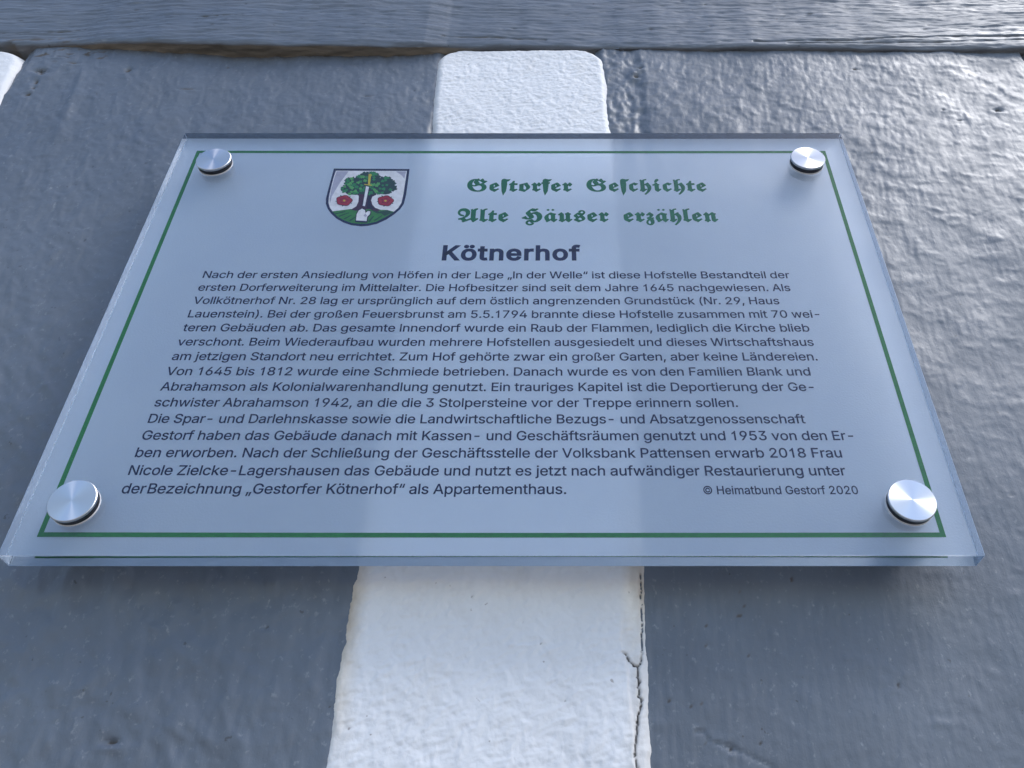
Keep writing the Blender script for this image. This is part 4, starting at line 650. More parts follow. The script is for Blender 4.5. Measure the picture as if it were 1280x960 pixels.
flat('tree_crown', [([(-102.94,98.97),(-102.19,101.03),(-100.78,102.27),(-101.81,105.58),(-100.91,108.51),(-98.88,109.35),(-95.65,109.36),(-94.27,111.05),(-92.71,111.47),(-92.25,114.01),(-89.93,114.87),(-88.19,114.02),(-86.19,115.3),(-83.85,114.03),(-81.42,111.91),(-80.83,109.39),(-78.51,110.23),(-75.81,110.24),(-73.73,108.56),(-73.21,106.47),(-71.02,106.05),(-70.85,102.32),(-69.5,99.85),(-70.07,97.8),(-72.68,97.39),(-72.87,94.54),(-75.42,93.72),(-78.12,94.12),(-80.81,94.53),(-82.77,93.31),(-90.29,94.1),(-93.35,93.29),(-96.05,93.69),(-98.75,94.09),(-100.38,96.12),(-101.9,97.34)], I_LEAF_D), ([(-100.46,96.73),(-100.19,96.24),(-100.31,95.74),(-100.85,95.89),(-101.18,95.85),(-101.68,95.72),(-101.91,96.26),(-101.82,96.72),(-102.09,97.21),(-101.97,97.71),(-101.43,97.57),(-101.1,97.6),(-100.6,97.73),(-100.37,97.19)], I_LEAF_D), ([(-72.09,95.96),(-71.81,95.46),(-71.99,95.0),(-72.52,95.15),(-72.85,95.05),(-73.35,94.95),(-73.52,95.51),(-73.46,95.96),(-73.74,96.46),(-73.56,96.92),(-73.03,96.77),(-72.7,96.87),(-72.19,96.97),(-72.02,96.41)], I_LEAF_D), ([(-70.38,97.6),(-70.41,97.09),(-70.88,96.98),(-70.99,96.39),(-71.46,96.57),(-71.75,96.94),(-72.32,97.03),(-72.19,97.59),(-72.14,97.99),(-72.19,98.61),(-71.63,98.42),(-71.29,98.6),(-70.81,98.57),(-70.79,97.94)], I_LEAF_D), ([(-68.99,98.82),(-69.0,98.42),(-68.97,97.81),(-69.53,98.01),(-69.87,97.79),(-70.34,97.85),(-70.36,98.48),(-70.8,98.82),(-70.74,99.32),(-70.29,99.44),(-70.17,100.05),(-69.7,99.83),(-69.4,99.49),(-68.83,99.39)], I_LEAF_D), ([(-69.49,101.08),(-69.33,100.64),(-69.36,100.06),(-69.89,100.15),(-70.24,100.27),(-70.73,100.11),(-71.04,100.57),(-70.87,101.08),(-71.03,101.53),(-71.0,102.11),(-70.47,102.02),(-70.11,101.9),(-69.62,102.06),(-69.32,101.6)], I_LEAF_D), ([(-69.84,104.18),(-70.23,103.81),(-70.35,103.46),(-70.54,102.91),(-71.02,103.14),(-71.29,103.56),(-71.78,103.68),(-72.03,104.18),(-71.64,104.55),(-71.52,104.91),(-71.33,105.46),(-70.85,105.23),(-70.58,104.81),(-70.09,104.69)], I_LEAF_D), ([(-71.43,106.26),(-71.16,105.76),(-71.31,105.26),(-71.85,105.41),(-72.19,105.36),(-72.7,105.23),(-72.9,105.79),(-72.8,106.26),(-73.07,106.76),(-72.92,107.27),(-72.38,107.11),(-72.04,107.17),(-71.53,107.29),(-71.33,106.73)], I_LEAF_D), ([(-72.53,107.51),(-72.81,107.16),(-72.74,106.61),(-73.08,106.26),(-73.54,106.66),(-73.88,106.79),(-74.42,106.94),(-74.4,107.51),(-74.13,107.86),(-74.2,108.42),(-73.86,108.77),(-73.4,108.37),(-73.06,108.24),(-72.52,108.09)], I_LEAF_D), ([(-73.63,109.4),(-73.87,108.92),(-74.26,108.77),(-74.41,108.26),(-74.86,108.14),(-75.15,108.71),(-75.44,108.99),(-75.9,109.39),(-75.67,109.87),(-75.27,110.03),(-75.13,110.54),(-74.67,110.66),(-74.38,110.08),(-74.09,109.8)], I_LEAF_D), ([(-76.02,110.24),(-76.24,109.75),(-76.64,109.59),(-76.88,109.34),(-77.25,109.02),(-77.73,109.21),(-77.88,109.8),(-77.85,110.23),(-78.0,110.68),(-77.99,111.27),(-77.54,111.43),(-77.1,111.11),(-76.79,110.89),(-76.34,110.73)], I_LEAF_D), ([(-78.55,109.81),(-78.99,109.45),(-78.96,108.92),(-79.29,108.61),(-79.73,109.03),(-80.21,108.84),(-80.48,109.32),(-80.38,109.81),(-80.76,110.38),(-80.31,110.6),(-79.95,110.69),(-79.58,111.12),(-79.28,110.52),(-78.94,110.25)], I_LEAF_D), ([(-80.03,110.65),(-80.15,110.14),(-80.61,110.01),(-80.79,109.6),(-81.21,109.35),(-81.54,109.9),(-81.74,110.27),(-82.22,110.65),(-82.1,111.16),(-81.64,111.28),(-81.46,111.7),(-81.04,111.95),(-80.71,111.4),(-80.5,111.03)], I_LEAF_D), ([(-81.55,112.97),(-81.93,112.6),(-82.01,112.2),(-82.21,111.66),(-82.7,111.94),(-82.99,112.33),(-83.5,112.44),(-83.72,112.97),(-83.34,113.34),(-83.26,113.74),(-83.06,114.28),(-82.57,114.0),(-82.28,113.61),(-81.77,113.5)], I_LEAF_D), ([(-83.92,114.67),(-84.23,114.25),(-84.5,114.02),(-84.68,113.6),(-85.1,113.35),(-85.53,113.73),(-85.64,114.29),(-85.76,114.66),(-86.01,115.19),(-85.87,115.72),(-85.36,115.72),(-84.97,115.46),(-84.6,115.42),(-84.1,115.23)], I_LEAF_D), ([(-86.29,114.66),(-86.52,114.31),(-86.56,113.88),(-86.77,113.38),(-87.27,113.42),(-87.59,113.92),(-87.78,114.3),(-88.14,114.66),(-88.3,115.25),(-87.93,115.58),(-87.46,115.49),(-87.14,115.53),(-86.66,115.62),(-86.24,115.24)], I_LEAF_D), ([(-88.3,114.45),(-88.29,114.04),(-88.21,113.4),(-88.7,113.35),(-89.11,113.65),(-89.55,113.53),(-89.99,113.87),(-89.82,114.44),(-89.83,114.85),(-89.91,115.49),(-89.42,115.54),(-89.01,115.24),(-88.56,115.36),(-88.13,115.02)], I_LEAF_D), ([(-90.18,114.44),(-89.98,113.86),(-90.47,113.68),(-90.81,113.6),(-91.16,113.19),(-91.6,113.49),(-91.67,114.08),(-92.0,114.44),(-92.21,115.02),(-91.71,115.2),(-91.37,115.28),(-91.02,115.7),(-90.58,115.39),(-90.51,114.8)], I_LEAF_D), ([(-91.79,112.74),(-91.62,112.29),(-91.63,111.7),(-92.08,111.54),(-92.53,111.87),(-92.84,112.08),(-93.3,112.24),(-93.63,112.74),(-93.41,113.23),(-93.01,113.39),(-92.78,113.64),(-92.41,113.97),(-91.92,113.77),(-91.77,113.18)], I_LEAF_D), ([(-92.8,111.26),(-92.65,110.82),(-92.64,110.23),(-93.08,110.05),(-93.54,110.37),(-93.84,110.61),(-94.29,110.76),(-94.64,111.26),(-94.43,111.75),(-94.03,111.91),(-93.79,112.15),(-93.42,112.47),(-92.93,112.29),(-92.77,111.7)], I_LEAF_D), ([(-93.93,110.2),(-93.86,109.63),(-94.28,109.38),(-94.69,109.42),(-95.01,109.25),(-95.51,109.19),(-95.86,109.65),(-95.76,110.2),(-95.64,110.56),(-95.67,111.06),(-95.4,111.51),(-94.9,111.34),(-94.6,110.87),(-94.34,110.59)], I_LEAF_D), ([(-96.52,109.36),(-96.26,108.84),(-96.41,108.32),(-96.92,108.33),(-97.3,108.57),(-97.67,108.6),(-98.18,108.8),(-98.35,109.36),(-98.05,109.76),(-97.79,109.99),(-97.63,110.42),(-97.2,110.66),(-96.77,110.27),(-96.66,109.73)], I_LEAF_D), ([(-98.87,108.93),(-99.22,108.58),(-99.07,107.94),(-99.53,107.87),(-99.94,108.1),(-100.45,107.9),(-100.58,108.51),(-100.7,108.93),(-101.01,109.51),(-100.46,109.61),(-100.25,109.96),(-99.84,110.19),(-99.56,109.57),(-99.07,109.44)], I_LEAF_D), ([(-100.23,107.05),(-100.59,106.65),(-100.79,106.36),(-100.93,105.79),(-101.41,105.92),(-101.7,106.42),(-102.14,106.57),(-102.49,107.04),(-102.14,107.45),(-101.93,107.73),(-101.8,108.3),(-101.31,108.17),(-101.03,107.67),(-100.59,107.52)], I_LEAF_D), ([(-100.16,103.92),(-100.55,103.54),(-100.63,103.13),(-100.86,102.67),(-101.33,103.13),(-101.77,103.04),(-102.15,103.4),(-101.98,103.92),(-102.33,104.46),(-102.02,104.78),(-101.58,104.73),(-101.24,105.19),(-100.88,104.7),(-100.65,104.32)], I_LEAF_D), ([(-100.72,101.65),(-100.4,101.09),(-100.76,100.78),(-101.22,100.88),(-101.54,100.56),(-102.03,100.64),(-102.12,101.26),(-102.25,101.65),(-102.57,102.21),(-102.21,102.51),(-101.75,102.42),(-101.44,102.73),(-100.95,102.66),(-100.86,102.03)], I_LEAF_D), ([(-101.55,100.0),(-101.9,99.66),(-101.75,99.03),(-102.21,98.96),(-102.6,99.18),(-103.11,98.98),(-103.24,99.59),(-103.37,100.0),(-103.67,100.56),(-103.13,100.66),(-102.92,101.01),(-102.51,101.23),(-102.23,100.62),(-101.75,100.5)], I_LEAF_D), ([(-101.37,98.15),(-101.67,97.77),(-101.89,97.52),(-102.05,97.09),(-102.48,96.88),(-102.89,97.29),(-103.0,97.8),(-103.18,98.15),(-103.44,98.67),(-103.27,99.15),(-102.76,99.12),(-102.39,98.92),(-102.01,98.92),(-101.51,98.71)], I_LEAF_D), ([(-94.26,103.15),(-94.59,102.72),(-94.7,102.27),(-94.92,101.66),(-95.51,101.61),(-95.94,102.21),(-96.13,102.73),(-96.51,103.15),(-96.78,103.85),(-96.39,104.32),(-95.79,104.21),(-95.37,104.15),(-94.83,104.25),(-94.26,103.86)], I_LEAF), ([(-82.85,113.08),(-82.72,112.49),(-82.67,111.63),(-83.39,111.68),(-83.92,111.97),(-84.57,111.76),(-85.08,112.32),(-84.84,113.08),(-84.97,113.67),(-85.02,114.53),(-84.3,114.48),(-83.77,114.19),(-83.12,114.4),(-82.6,113.84)], I_LEAF), ([(-80.14,96.61),(-80.02,95.89),(-80.69,95.72),(-81.04,95.46),(-81.53,94.96),(-82.04,95.5),(-82.17,96.16),(-82.7,96.6),(-82.82,97.33),(-82.15,97.49),(-81.79,97.76),(-81.3,98.26),(-80.79,97.72),(-80.67,97.05)], I_LEAF_L), ([(-77.44,102.23),(-77.12,101.74),(-77.44,101.47),(-77.82,101.49),(-78.14,101.08),(-78.43,101.55),(-78.65,101.87),(-79.07,102.22),(-78.7,102.56),(-78.64,102.95),(-78.41,103.34),(-78.0,102.93),(-77.6,103.03),(-77.28,102.69)], I_LEAF), ([(-88.5,97.95),(-88.44,97.4),(-88.38,96.6),(-88.9,96.17),(-89.58,96.57),(-89.98,97.07),(-90.52,97.33),(-91.09,97.94),(-90.95,98.69),(-90.32,98.93),(-89.88,99.08),(-89.41,99.49),(-88.69,99.41),(-88.36,98.63)], I_LEAF), ([(-85.79,106.42),(-86.11,106.0),(-86.02,105.31),(-86.42,104.89),(-86.99,105.38),(-87.42,105.53),(-88.08,105.72),(-88.07,106.42),(-87.75,106.84),(-87.84,107.53),(-87.44,107.96),(-86.86,107.46),(-86.44,107.31),(-85.77,107.12)], I_LEAF), ([(-75.0,102.59),(-74.94,102.21),(-74.9,101.65),(-75.37,101.65),(-75.72,101.87),(-76.14,101.74),(-76.5,102.09),(-76.33,102.59),(-76.39,102.97),(-76.43,103.53),(-75.96,103.52),(-75.61,103.31),(-75.18,103.44),(-74.83,103.09)], I_LEAF), ([(-98.82,97.93),(-98.91,97.58),(-98.8,96.99),(-99.22,96.85),(-99.64,97.19),(-100.03,97.14),(-100.5,97.39),(-100.38,97.93),(-100.29,98.29),(-100.4,98.88),(-99.98,99.02),(-99.57,98.68),(-99.17,98.73),(-98.7,98.48)], I_LEAF), ([(-84.67,93.98),(-84.67,93.64),(-84.63,93.13),(-84.95,92.83),(-85.39,93.07),(-85.64,93.42),(-85.97,93.6),(-86.34,93.98),(-86.28,94.47),(-85.87,94.63),(-85.57,94.69),(-85.27,94.94),(-84.8,94.92),(-84.57,94.43)], I_LEAF), ([(-96.08,105.95),(-96.39,105.54),(-96.59,105.24),(-96.75,104.69),(-97.22,105.12),(-97.61,105.15),(-98.07,105.4),(-97.86,105.95),(-98.12,106.43),(-97.94,106.86),(-97.44,106.71),(-97.12,107.14),(-96.73,106.77),(-96.6,106.3)], I_LEAF_L), ([(-99.38,96.58),(-99.37,95.79),(-100.0,95.49),(-100.53,95.48),(-100.98,95.16),(-101.7,95.13),(-102.14,95.83),(-101.99,96.57),(-101.92,97.09),(-101.98,97.84),(-101.56,98.41),(-100.84,98.09),(-100.43,97.48),(-99.99,97.14)], I_LEAF), ([(-80.67,102.13),(-80.96,101.68),(-80.79,100.86),(-81.45,100.96),(-81.91,101.01),(-82.55,100.85),(-82.6,101.66),(-82.94,102.12),(-83.15,102.81),(-82.47,102.91),(-82.28,103.52),(-81.73,103.57),(-81.4,102.9),(-80.71,102.8)], I_LEAF_L), ([(-85.53,114.21),(-85.25,113.51),(-85.61,113.01),(-86.23,113.11),(-86.65,113.21),(-87.18,113.12),(-87.76,113.49),(-87.78,114.21),(-87.43,114.65),(-87.29,115.08),(-87.07,115.7),(-86.49,115.8),(-86.05,115.19),(-85.88,114.64)], I_LEAF), ([(-78.75,99.24),(-78.55,98.81),(-78.62,98.31),(-79.12,98.43),(-79.43,98.46),(-79.89,98.32),(-80.13,98.79),(-80.0,99.23),(-80.21,99.66),(-80.13,100.16),(-79.64,100.04),(-79.32,100.01),(-78.86,100.15),(-78.63,99.69)], I_LEAF), ([(-79.04,94.7),(-78.73,94.13),(-78.9,93.58),(-79.51,93.75),(-79.89,93.67),(-80.48,93.54),(-80.7,94.17),(-80.6,94.69),(-80.92,95.26),(-80.74,95.82),(-80.13,95.64),(-79.75,95.72),(-79.17,95.85),(-78.94,95.22)], I_LEAF), ([(-83.05,107.79),(-83.4,107.33),(-83.69,107.08),(-83.84,106.48),(-84.34,106.53),(-84.64,107.1),(-85.05,107.3),(-85.48,107.78),(-85.13,108.24),(-84.83,108.48),(-84.69,109.09),(-84.18,109.05),(-83.89,108.47),(-83.47,108.26)], I_LEAF), ([(-89.68,102.11),(-89.93,101.59),(-90.36,101.42),(-90.6,101.13),(-91.01,100.78),(-91.53,101.01),(-91.7,101.65),(-91.68,102.11),(-91.87,102.6),(-91.86,103.23),(-91.36,103.4),(-90.88,103.05),(-90.54,102.83),(-90.03,102.66)], I_LEAF), ([(-82.8,99.29),(-83.23,98.93),(-83.23,98.43),(-83.53,98.08),(-83.98,98.51),(-84.46,98.34),(-84.75,98.79),(-84.63,99.28),(-85.01,99.84),(-84.59,100.09),(-84.21,100.14),(-83.84,100.58),(-83.53,100.0),(-83.22,99.71)], I_LEAF), ([(-76.63,109.48),(-76.45,108.97),(-76.47,108.29),(-77.08,108.39),(-77.5,108.54),(-78.05,108.36),(-78.42,108.88),(-78.22,109.48),(-78.4,109.99),(-78.39,110.67),(-77.77,110.57),(-77.36,110.42),(-76.8,110.6),(-76.44,110.08)], I_LEAF), ([(-96.93,108.62),(-96.66,107.91),(-97.36,107.81),(-97.55,107.22),(-98.1,107.11),(-98.45,107.83),(-99.14,107.93),(-99.23,108.61),(-98.9,109.07),(-99.1,109.91),(-98.45,109.85),(-97.97,109.74),(-97.32,109.94),(-97.23,109.11)], I_LEAF_L), ([(-76.35,107.27),(-76.01,106.72),(-76.32,106.34),(-76.81,106.43),(-77.18,105.94),(-77.55,106.43),(-77.75,106.87),(-78.28,107.27),(-77.87,107.69),(-77.74,108.09),(-77.51,108.62),(-77.01,108.13),(-76.56,108.19),(-76.13,107.84)], I_LEAF), ([(-91.43,105.77),(-91.15,105.23),(-91.25,104.63),(-91.87,104.78),(-92.25,104.8),(-92.82,104.63),(-93.1,105.22),(-92.97,105.77),(-93.24,106.31),(-93.14,106.92),(-92.53,106.76),(-92.14,106.75),(-91.57,106.91),(-91.29,106.32)], I_LEAF), ([(-101.34,99.05),(-101.55,98.69),(-101.57,98.24),(-101.79,97.73),(-102.31,97.79),(-102.65,98.31),(-102.86,98.68),(-103.26,99.05),(-103.43,99.65),(-103.03,99.97),(-102.55,99.89),(-102.22,99.95),(-101.72,100.04),(-101.28,99.64)], I_LEAF), ([(-92.98,96.71),(-92.65,96.01),(-92.91,95.39),(-93.59,95.45),(-94.08,95.69),(-94.59,95.66),(-95.26,95.96),(-95.41,96.71),(-95.0,97.21),(-94.73,97.57),(-94.52,98.17),(-93.93,98.42),(-93.4,97.85),(-93.25,97.18)], I_LEAF_L), ([(-91.14,110.32),(-91.73,109.83),(-91.62,109.07),(-92.11,108.72),(-92.71,109.24),(-93.38,108.96),(-93.7,109.67),(-93.64,110.31),(-94.16,111.1),(-93.5,111.35),(-93.07,111.57),(-92.55,112.1),(-92.14,111.25),(-91.63,110.94)], I_LEAF_L), ([(-99.83,104.01),(-99.7,103.55),(-99.67,102.9),(-100.23,102.96),(-100.63,103.16),(-101.13,102.99),(-101.52,103.43),(-101.35,104.0),(-101.48,104.46),(-101.51,105.11),(-100.95,105.05),(-100.55,104.86),(-100.05,105.02),(-99.66,104.58)], I_LEAF), ([(-98.15,102.92),(-97.97,102.29),(-98.52,102.12),(-98.86,101.98),(-99.25,101.54),(-99.71,101.93),(-99.8,102.53),(-100.21,102.91),(-100.39,103.54),(-99.84,103.71),(-99.5,103.85),(-99.11,104.29),(-98.65,103.91),(-98.55,103.3)], I_LEAF_L), ([(-88.34,106.69),(-88.61,106.24),(-88.48,105.47),(-88.96,105.12),(-89.55,105.64),(-90.03,105.7),(-90.71,105.94),(-90.63,106.69),(-90.37,107.15),(-90.49,107.92),(-90.01,108.27),(-89.42,107.75),(-88.94,107.69),(-88.26,107.44)], I_LEAF_L), ([(-87.89,100.11),(-88.28,99.76),(-88.15,99.13),(-88.59,99.01),(-89.0,99.29),(-89.52,99.08),(-89.68,99.67),(-89.75,100.11),(-90.08,100.69),(-89.54,100.81),(-89.29,101.11),(-88.88,101.39),(-88.6,100.76),(-88.13,100.61)], I_LEAF), ([(-71.73,98.18),(-72.16,97.77),(-72.24,97.3),(-72.48,96.71),(-73.04,97.05),(-73.36,97.45),(-73.95,97.58),(-74.17,98.17),(-73.73,98.58),(-73.66,99.05),(-73.41,99.65),(-72.86,99.3),(-72.53,98.9),(-71.94,98.78)], I_LEAF), ([(-76.72,95.28),(-76.75,94.89),(-76.71,94.31),(-77.06,93.93),(-77.58,94.19),(-77.87,94.62),(-78.22,94.84),(-78.65,95.27),(-78.61,95.85),(-78.13,96.05),(-77.76,96.1),(-77.42,96.36),(-76.88,96.36),(-76.6,95.81)], I_LEAF), ([(-77.63,106.27),(-77.48,105.63),(-77.92,105.3),(-78.42,105.38),(-78.78,105.29),(-79.31,105.19),(-79.75,105.64),(-79.66,106.27),(-79.45,106.66),(-79.42,107.15),(-79.16,107.69),(-78.61,107.6),(-78.27,107.05),(-78.05,106.67)], I_LEAF), ([(-80.14,103.74),(-79.68,103.02),(-80.26,102.77),(-80.68,102.62),(-81.15,102.11),(-81.52,102.87),(-81.97,103.17),(-82.43,103.73),(-81.89,104.18),(-81.95,104.85),(-81.52,105.21),(-80.97,104.71),(-80.36,104.96),(-80.05,104.33)], I_LEAF_L), ([(-95.74,102.31),(-95.91,101.96),(-95.91,101.49),(-96.15,101.01),(-96.65,101.12),(-96.96,101.61),(-97.19,101.94),(-97.59,102.3),(-97.72,102.88),(-97.31,103.17),(-96.86,103.11),(-96.54,103.21),(-96.05,103.29),(-95.66,102.87)], I_LEAF), ([(-96.38,94.11),(-95.94,93.45),(-96.37,93.09),(-96.88,93.12),(-97.3,92.57),(-97.71,93.2),(-98.02,93.62),(-98.6,94.1),(-98.1,94.55),(-98.05,95.08),(-97.74,95.61),(-97.17,95.05),(-96.62,95.2),(-96.19,94.73)], I_LEAF_L), ([(-87.28,109.65),(-87.77,109.17),(-87.88,108.66),(-88.13,107.95),(-88.77,108.31),(-89.15,108.82),(-89.81,108.96),(-90.11,109.65),(-89.61,110.13),(-89.51,110.64),(-89.26,111.35),(-88.61,110.99),(-88.24,110.48),(-87.57,110.33)], I_LEAF), ([(-74.84,109.41),(-74.63,108.83),(-75.21,108.74),(-75.38,108.26),(-75.84,108.17),(-76.11,108.76),(-76.67,108.85),(-76.74,109.41),(-76.46,109.79),(-76.6,110.48),(-76.06,110.42),(-75.68,110.33),(-75.14,110.5),(-75.08,109.82)], I_LEAF), ([(-95.09,99.88),(-95.62,99.36),(-95.78,98.87),(-96.02,98.1),(-96.71,98.42),(-97.11,99.01),(-97.79,99.18),(-98.17,99.88),(-97.65,100.4),(-97.48,100.9),(-97.25,101.67),(-96.56,101.35),(-96.16,100.75),(-95.47,100.59)], I_LEAF_L), ([(-92.29,100.69),(-92.9,100.19),(-92.84,99.47),(-93.29,99.03),(-93.91,99.61),(-94.58,99.35),(-94.97,100.01),(-94.84,100.68),(-95.37,101.47),(-94.76,101.77),(-94.27,101.9),(-93.76,102.48),(-93.32,101.66),(-92.85,101.29)], I_LEAF), ([(-76.3,98.85),(-76.13,98.31),(-76.13,97.58),(-76.68,97.33),(-77.25,97.74),(-77.62,98.04),(-78.18,98.24),(-78.61,98.85),(-78.36,99.47),(-77.83,99.66),(-77.52,99.94),(-77.06,100.34),(-76.44,100.14),(-76.24,99.41)], I_LEAF), ([(-95.68,96.14),(-95.47,95.69),(-95.6,95.24),(-96.1,95.42),(-96.41,95.02),(-96.8,95.32),(-96.9,95.8),(-97.41,96.14),(-97.15,96.54),(-96.9,96.79),(-96.77,97.35),(-96.31,96.96),(-95.95,96.87),(-95.48,96.67)], I_LEAF_L), ([(-82.24,102.96),(-82.34,102.36),(-82.89,102.23),(-83.1,101.8),(-83.57,101.48),(-83.96,102.09),(-84.17,102.54),(-84.71,102.95),(-84.62,103.55),(-84.07,103.68),(-83.86,104.12),(-83.38,104.44),(-82.99,103.82),(-82.78,103.37)], I_LEAF_L), ([(-93.04,110.75),(-92.71,110.06),(-92.92,109.4),(-93.58,109.42),(-94.08,109.72),(-94.57,109.74),(-95.23,110.01),(-95.44,110.74),(-95.04,111.27),(-94.72,111.58),(-94.5,112.15),(-93.94,112.46),(-93.39,111.94),(-93.24,111.23)], I_LEAF), ([(-89.89,97.02),(-90.04,96.65),(-89.93,96.02),(-90.35,95.82),(-90.81,96.21),(-91.21,96.19),(-91.73,96.43),(-91.62,97.01),(-91.48,97.38),(-91.59,98.01),(-91.16,98.22),(-90.71,97.82),(-90.3,97.84),(-89.78,97.61)], I_LEAF), ([(-89.91,110.39),(-90.29,109.97),(-90.23,109.33),(-90.58,108.83),(-91.16,109.3),(-91.56,109.54),(-92.23,109.7),(-92.3,110.39),(-91.91,110.82),(-91.97,111.46),(-91.62,111.96),(-91.04,111.48),(-90.64,111.24),(-89.97,111.09)], I_LEAF_L), ([(-83.29,102.38),(-83.37,101.59),(-84.02,101.32),(-84.51,101.24),(-84.99,100.86),(-85.72,100.88),(-86.1,101.65),(-85.94,102.38),(-85.93,102.92),(-85.99,103.72),(-85.5,104.24),(-84.79,103.86),(-84.38,103.28),(-83.89,102.98)], I_LEAF_L), ([(-83.43,95.36),(-82.99,94.63),(-83.35,94.07),(-84.06,94.28),(-84.5,94.0),(-85.2,93.95),(-85.38,94.78),(-85.4,95.36),(-85.84,96.09),(-85.48,96.65),(-84.77,96.44),(-84.32,96.72),(-83.62,96.77),(-83.44,95.94)], I_LEAF), ([(-97.07,104.11),(-97.25,103.66),(-97.1,102.88),(-97.76,103.04),(-98.18,102.98),(-98.79,102.89),(-98.84,103.68),(-99.25,104.11),(-99.38,104.76),(-98.75,104.86),(-98.61,105.52),(-98.06,105.45),(-97.72,104.87),(-97.03,104.78)], I_LEAF_L), ([(-92.63,104.79),(-92.64,104.38),(-92.59,103.76),(-92.96,103.36),(-93.51,103.65),(-93.83,104.09),(-94.21,104.33),(-94.67,104.79),(-94.63,105.4),(-94.12,105.61),(-93.74,105.67),(-93.38,105.96),(-92.82,105.95),(-92.52,105.36)], I_LEAF_L), ([(-83.26,109.78),(-83.47,109.29),(-83.88,109.15),(-84.03,108.66),(-84.48,108.5),(-84.78,109.07),(-85.05,109.38),(-85.53,109.77),(-85.33,110.26),(-84.91,110.41),(-84.76,110.9),(-84.31,111.06),(-84.01,110.48),(-83.74,110.18)], I_LEAF), ([(-84.48,114.37),(-84.38,113.98),(-84.36,113.42),(-84.75,113.2),(-85.19,113.51),(-85.46,113.77),(-85.86,113.93),(-86.21,114.37),(-86.05,114.85),(-85.65,115.0),(-85.4,115.18),(-85.06,115.48),(-84.6,115.36),(-84.42,114.81)], I_LEAF), ([(-100.35,100.9),(-100.11,100.34),(-100.38,99.94),(-100.88,100.02),(-101.22,100.11),(-101.65,100.04),(-102.12,100.33),(-102.16,100.89),(-101.88,101.25),(-101.76,101.58),(-101.6,102.07),(-101.13,102.16),(-100.76,101.69),(-100.63,101.24)], I_LEAF_L), ([(-99.11,106.31),(-98.66,105.63),(-99.05,105.19),(-99.63,105.28),(-100.06,104.68),(-100.52,105.31),(-100.8,105.81),(-101.45,106.31),(-100.95,106.81),(-100.83,107.32),(-100.55,107.94),(-99.94,107.34),(-99.38,107.45),(-98.87,107.0)], I_LEAF), ([(-84.7,112.14),(-84.23,111.41),(-84.85,111.19),(-85.24,110.97),(-85.73,110.49),(-86.1,111.28),(-86.59,111.55),(-87.02,112.14),(-86.48,112.59),(-86.58,113.32),(-86.11,113.62),(-85.56,113.15),(-84.93,113.42),(-84.65,112.74)], I_LEAF), ([(-97.31,101.1),(-97.09,100.66),(-97.19,100.19),(-97.64,100.19),(-97.99,100.41),(-98.3,100.45),(-98.75,100.62),(-98.92,101.1),(-98.66,101.46),(-98.41,101.65),(-98.26,102.01),(-97.9,102.23),(-97.51,101.92),(-97.41,101.43)], I_LEAF_L), ([(-93.14,94.59),(-93.19,93.95),(-93.73,93.73),(-94.14,93.66),(-94.52,93.35),(-95.13,93.37),(-95.45,93.99),(-95.33,94.59),(-95.32,95.03),(-95.38,95.69),(-94.98,96.11),(-94.39,95.8),(-94.05,95.33),(-93.64,95.08)], I_LEAF), ([(-81.53,98.21),(-81.96,97.86),(-81.93,97.36),(-82.25,97.03),(-82.68,97.45),(-83.15,97.27),(-83.43,97.73),(-83.32,98.2),(-83.69,98.75),(-83.26,98.98),(-82.91,99.05),(-82.54,99.47),(-82.24,98.9),(-81.93,98.63)], I_LEAF_L), ([(-91.47,95.26),(-91.66,94.82),(-92.04,94.69),(-92.17,94.24),(-92.58,94.1),(-92.86,94.62),(-93.11,94.89),(-93.55,95.25),(-93.37,95.69),(-92.99,95.83),(-92.86,96.27),(-92.45,96.41),(-92.16,95.89),(-91.91,95.62)], I_LEAF), ([(-84.65,101.23),(-84.95,100.78),(-84.84,100.02),(-85.3,99.63),(-85.9,100.15),(-86.37,100.25),(-87.08,100.48),(-87.02,101.23),(-86.71,101.69),(-86.83,102.44),(-86.37,102.84),(-85.76,102.31),(-85.29,102.21),(-84.59,101.98)], I_LEAF), ([(-90.6,99.13),(-90.22,98.57),(-90.61,98.27),(-91.03,98.27),(-91.4,97.8),(-91.74,98.36),(-92.02,98.71),(-92.5,99.13),(-92.07,99.52),(-92.03,99.99),(-91.75,100.42),(-91.27,99.94),(-90.8,100.09),(-90.44,99.66)], I_LEAF_L), ([(-99.76,108.18),(-100.01,107.85),(-100.09,107.52),(-100.25,107.05),(-100.7,107.01),(-101.02,107.46),(-101.17,107.86),(-101.46,108.18),(-101.66,108.71),(-101.38,109.07),(-100.92,108.99),(-100.61,108.94),(-100.2,109.01),(-99.77,108.72)], I_LEAF)], COA, 0.000048)
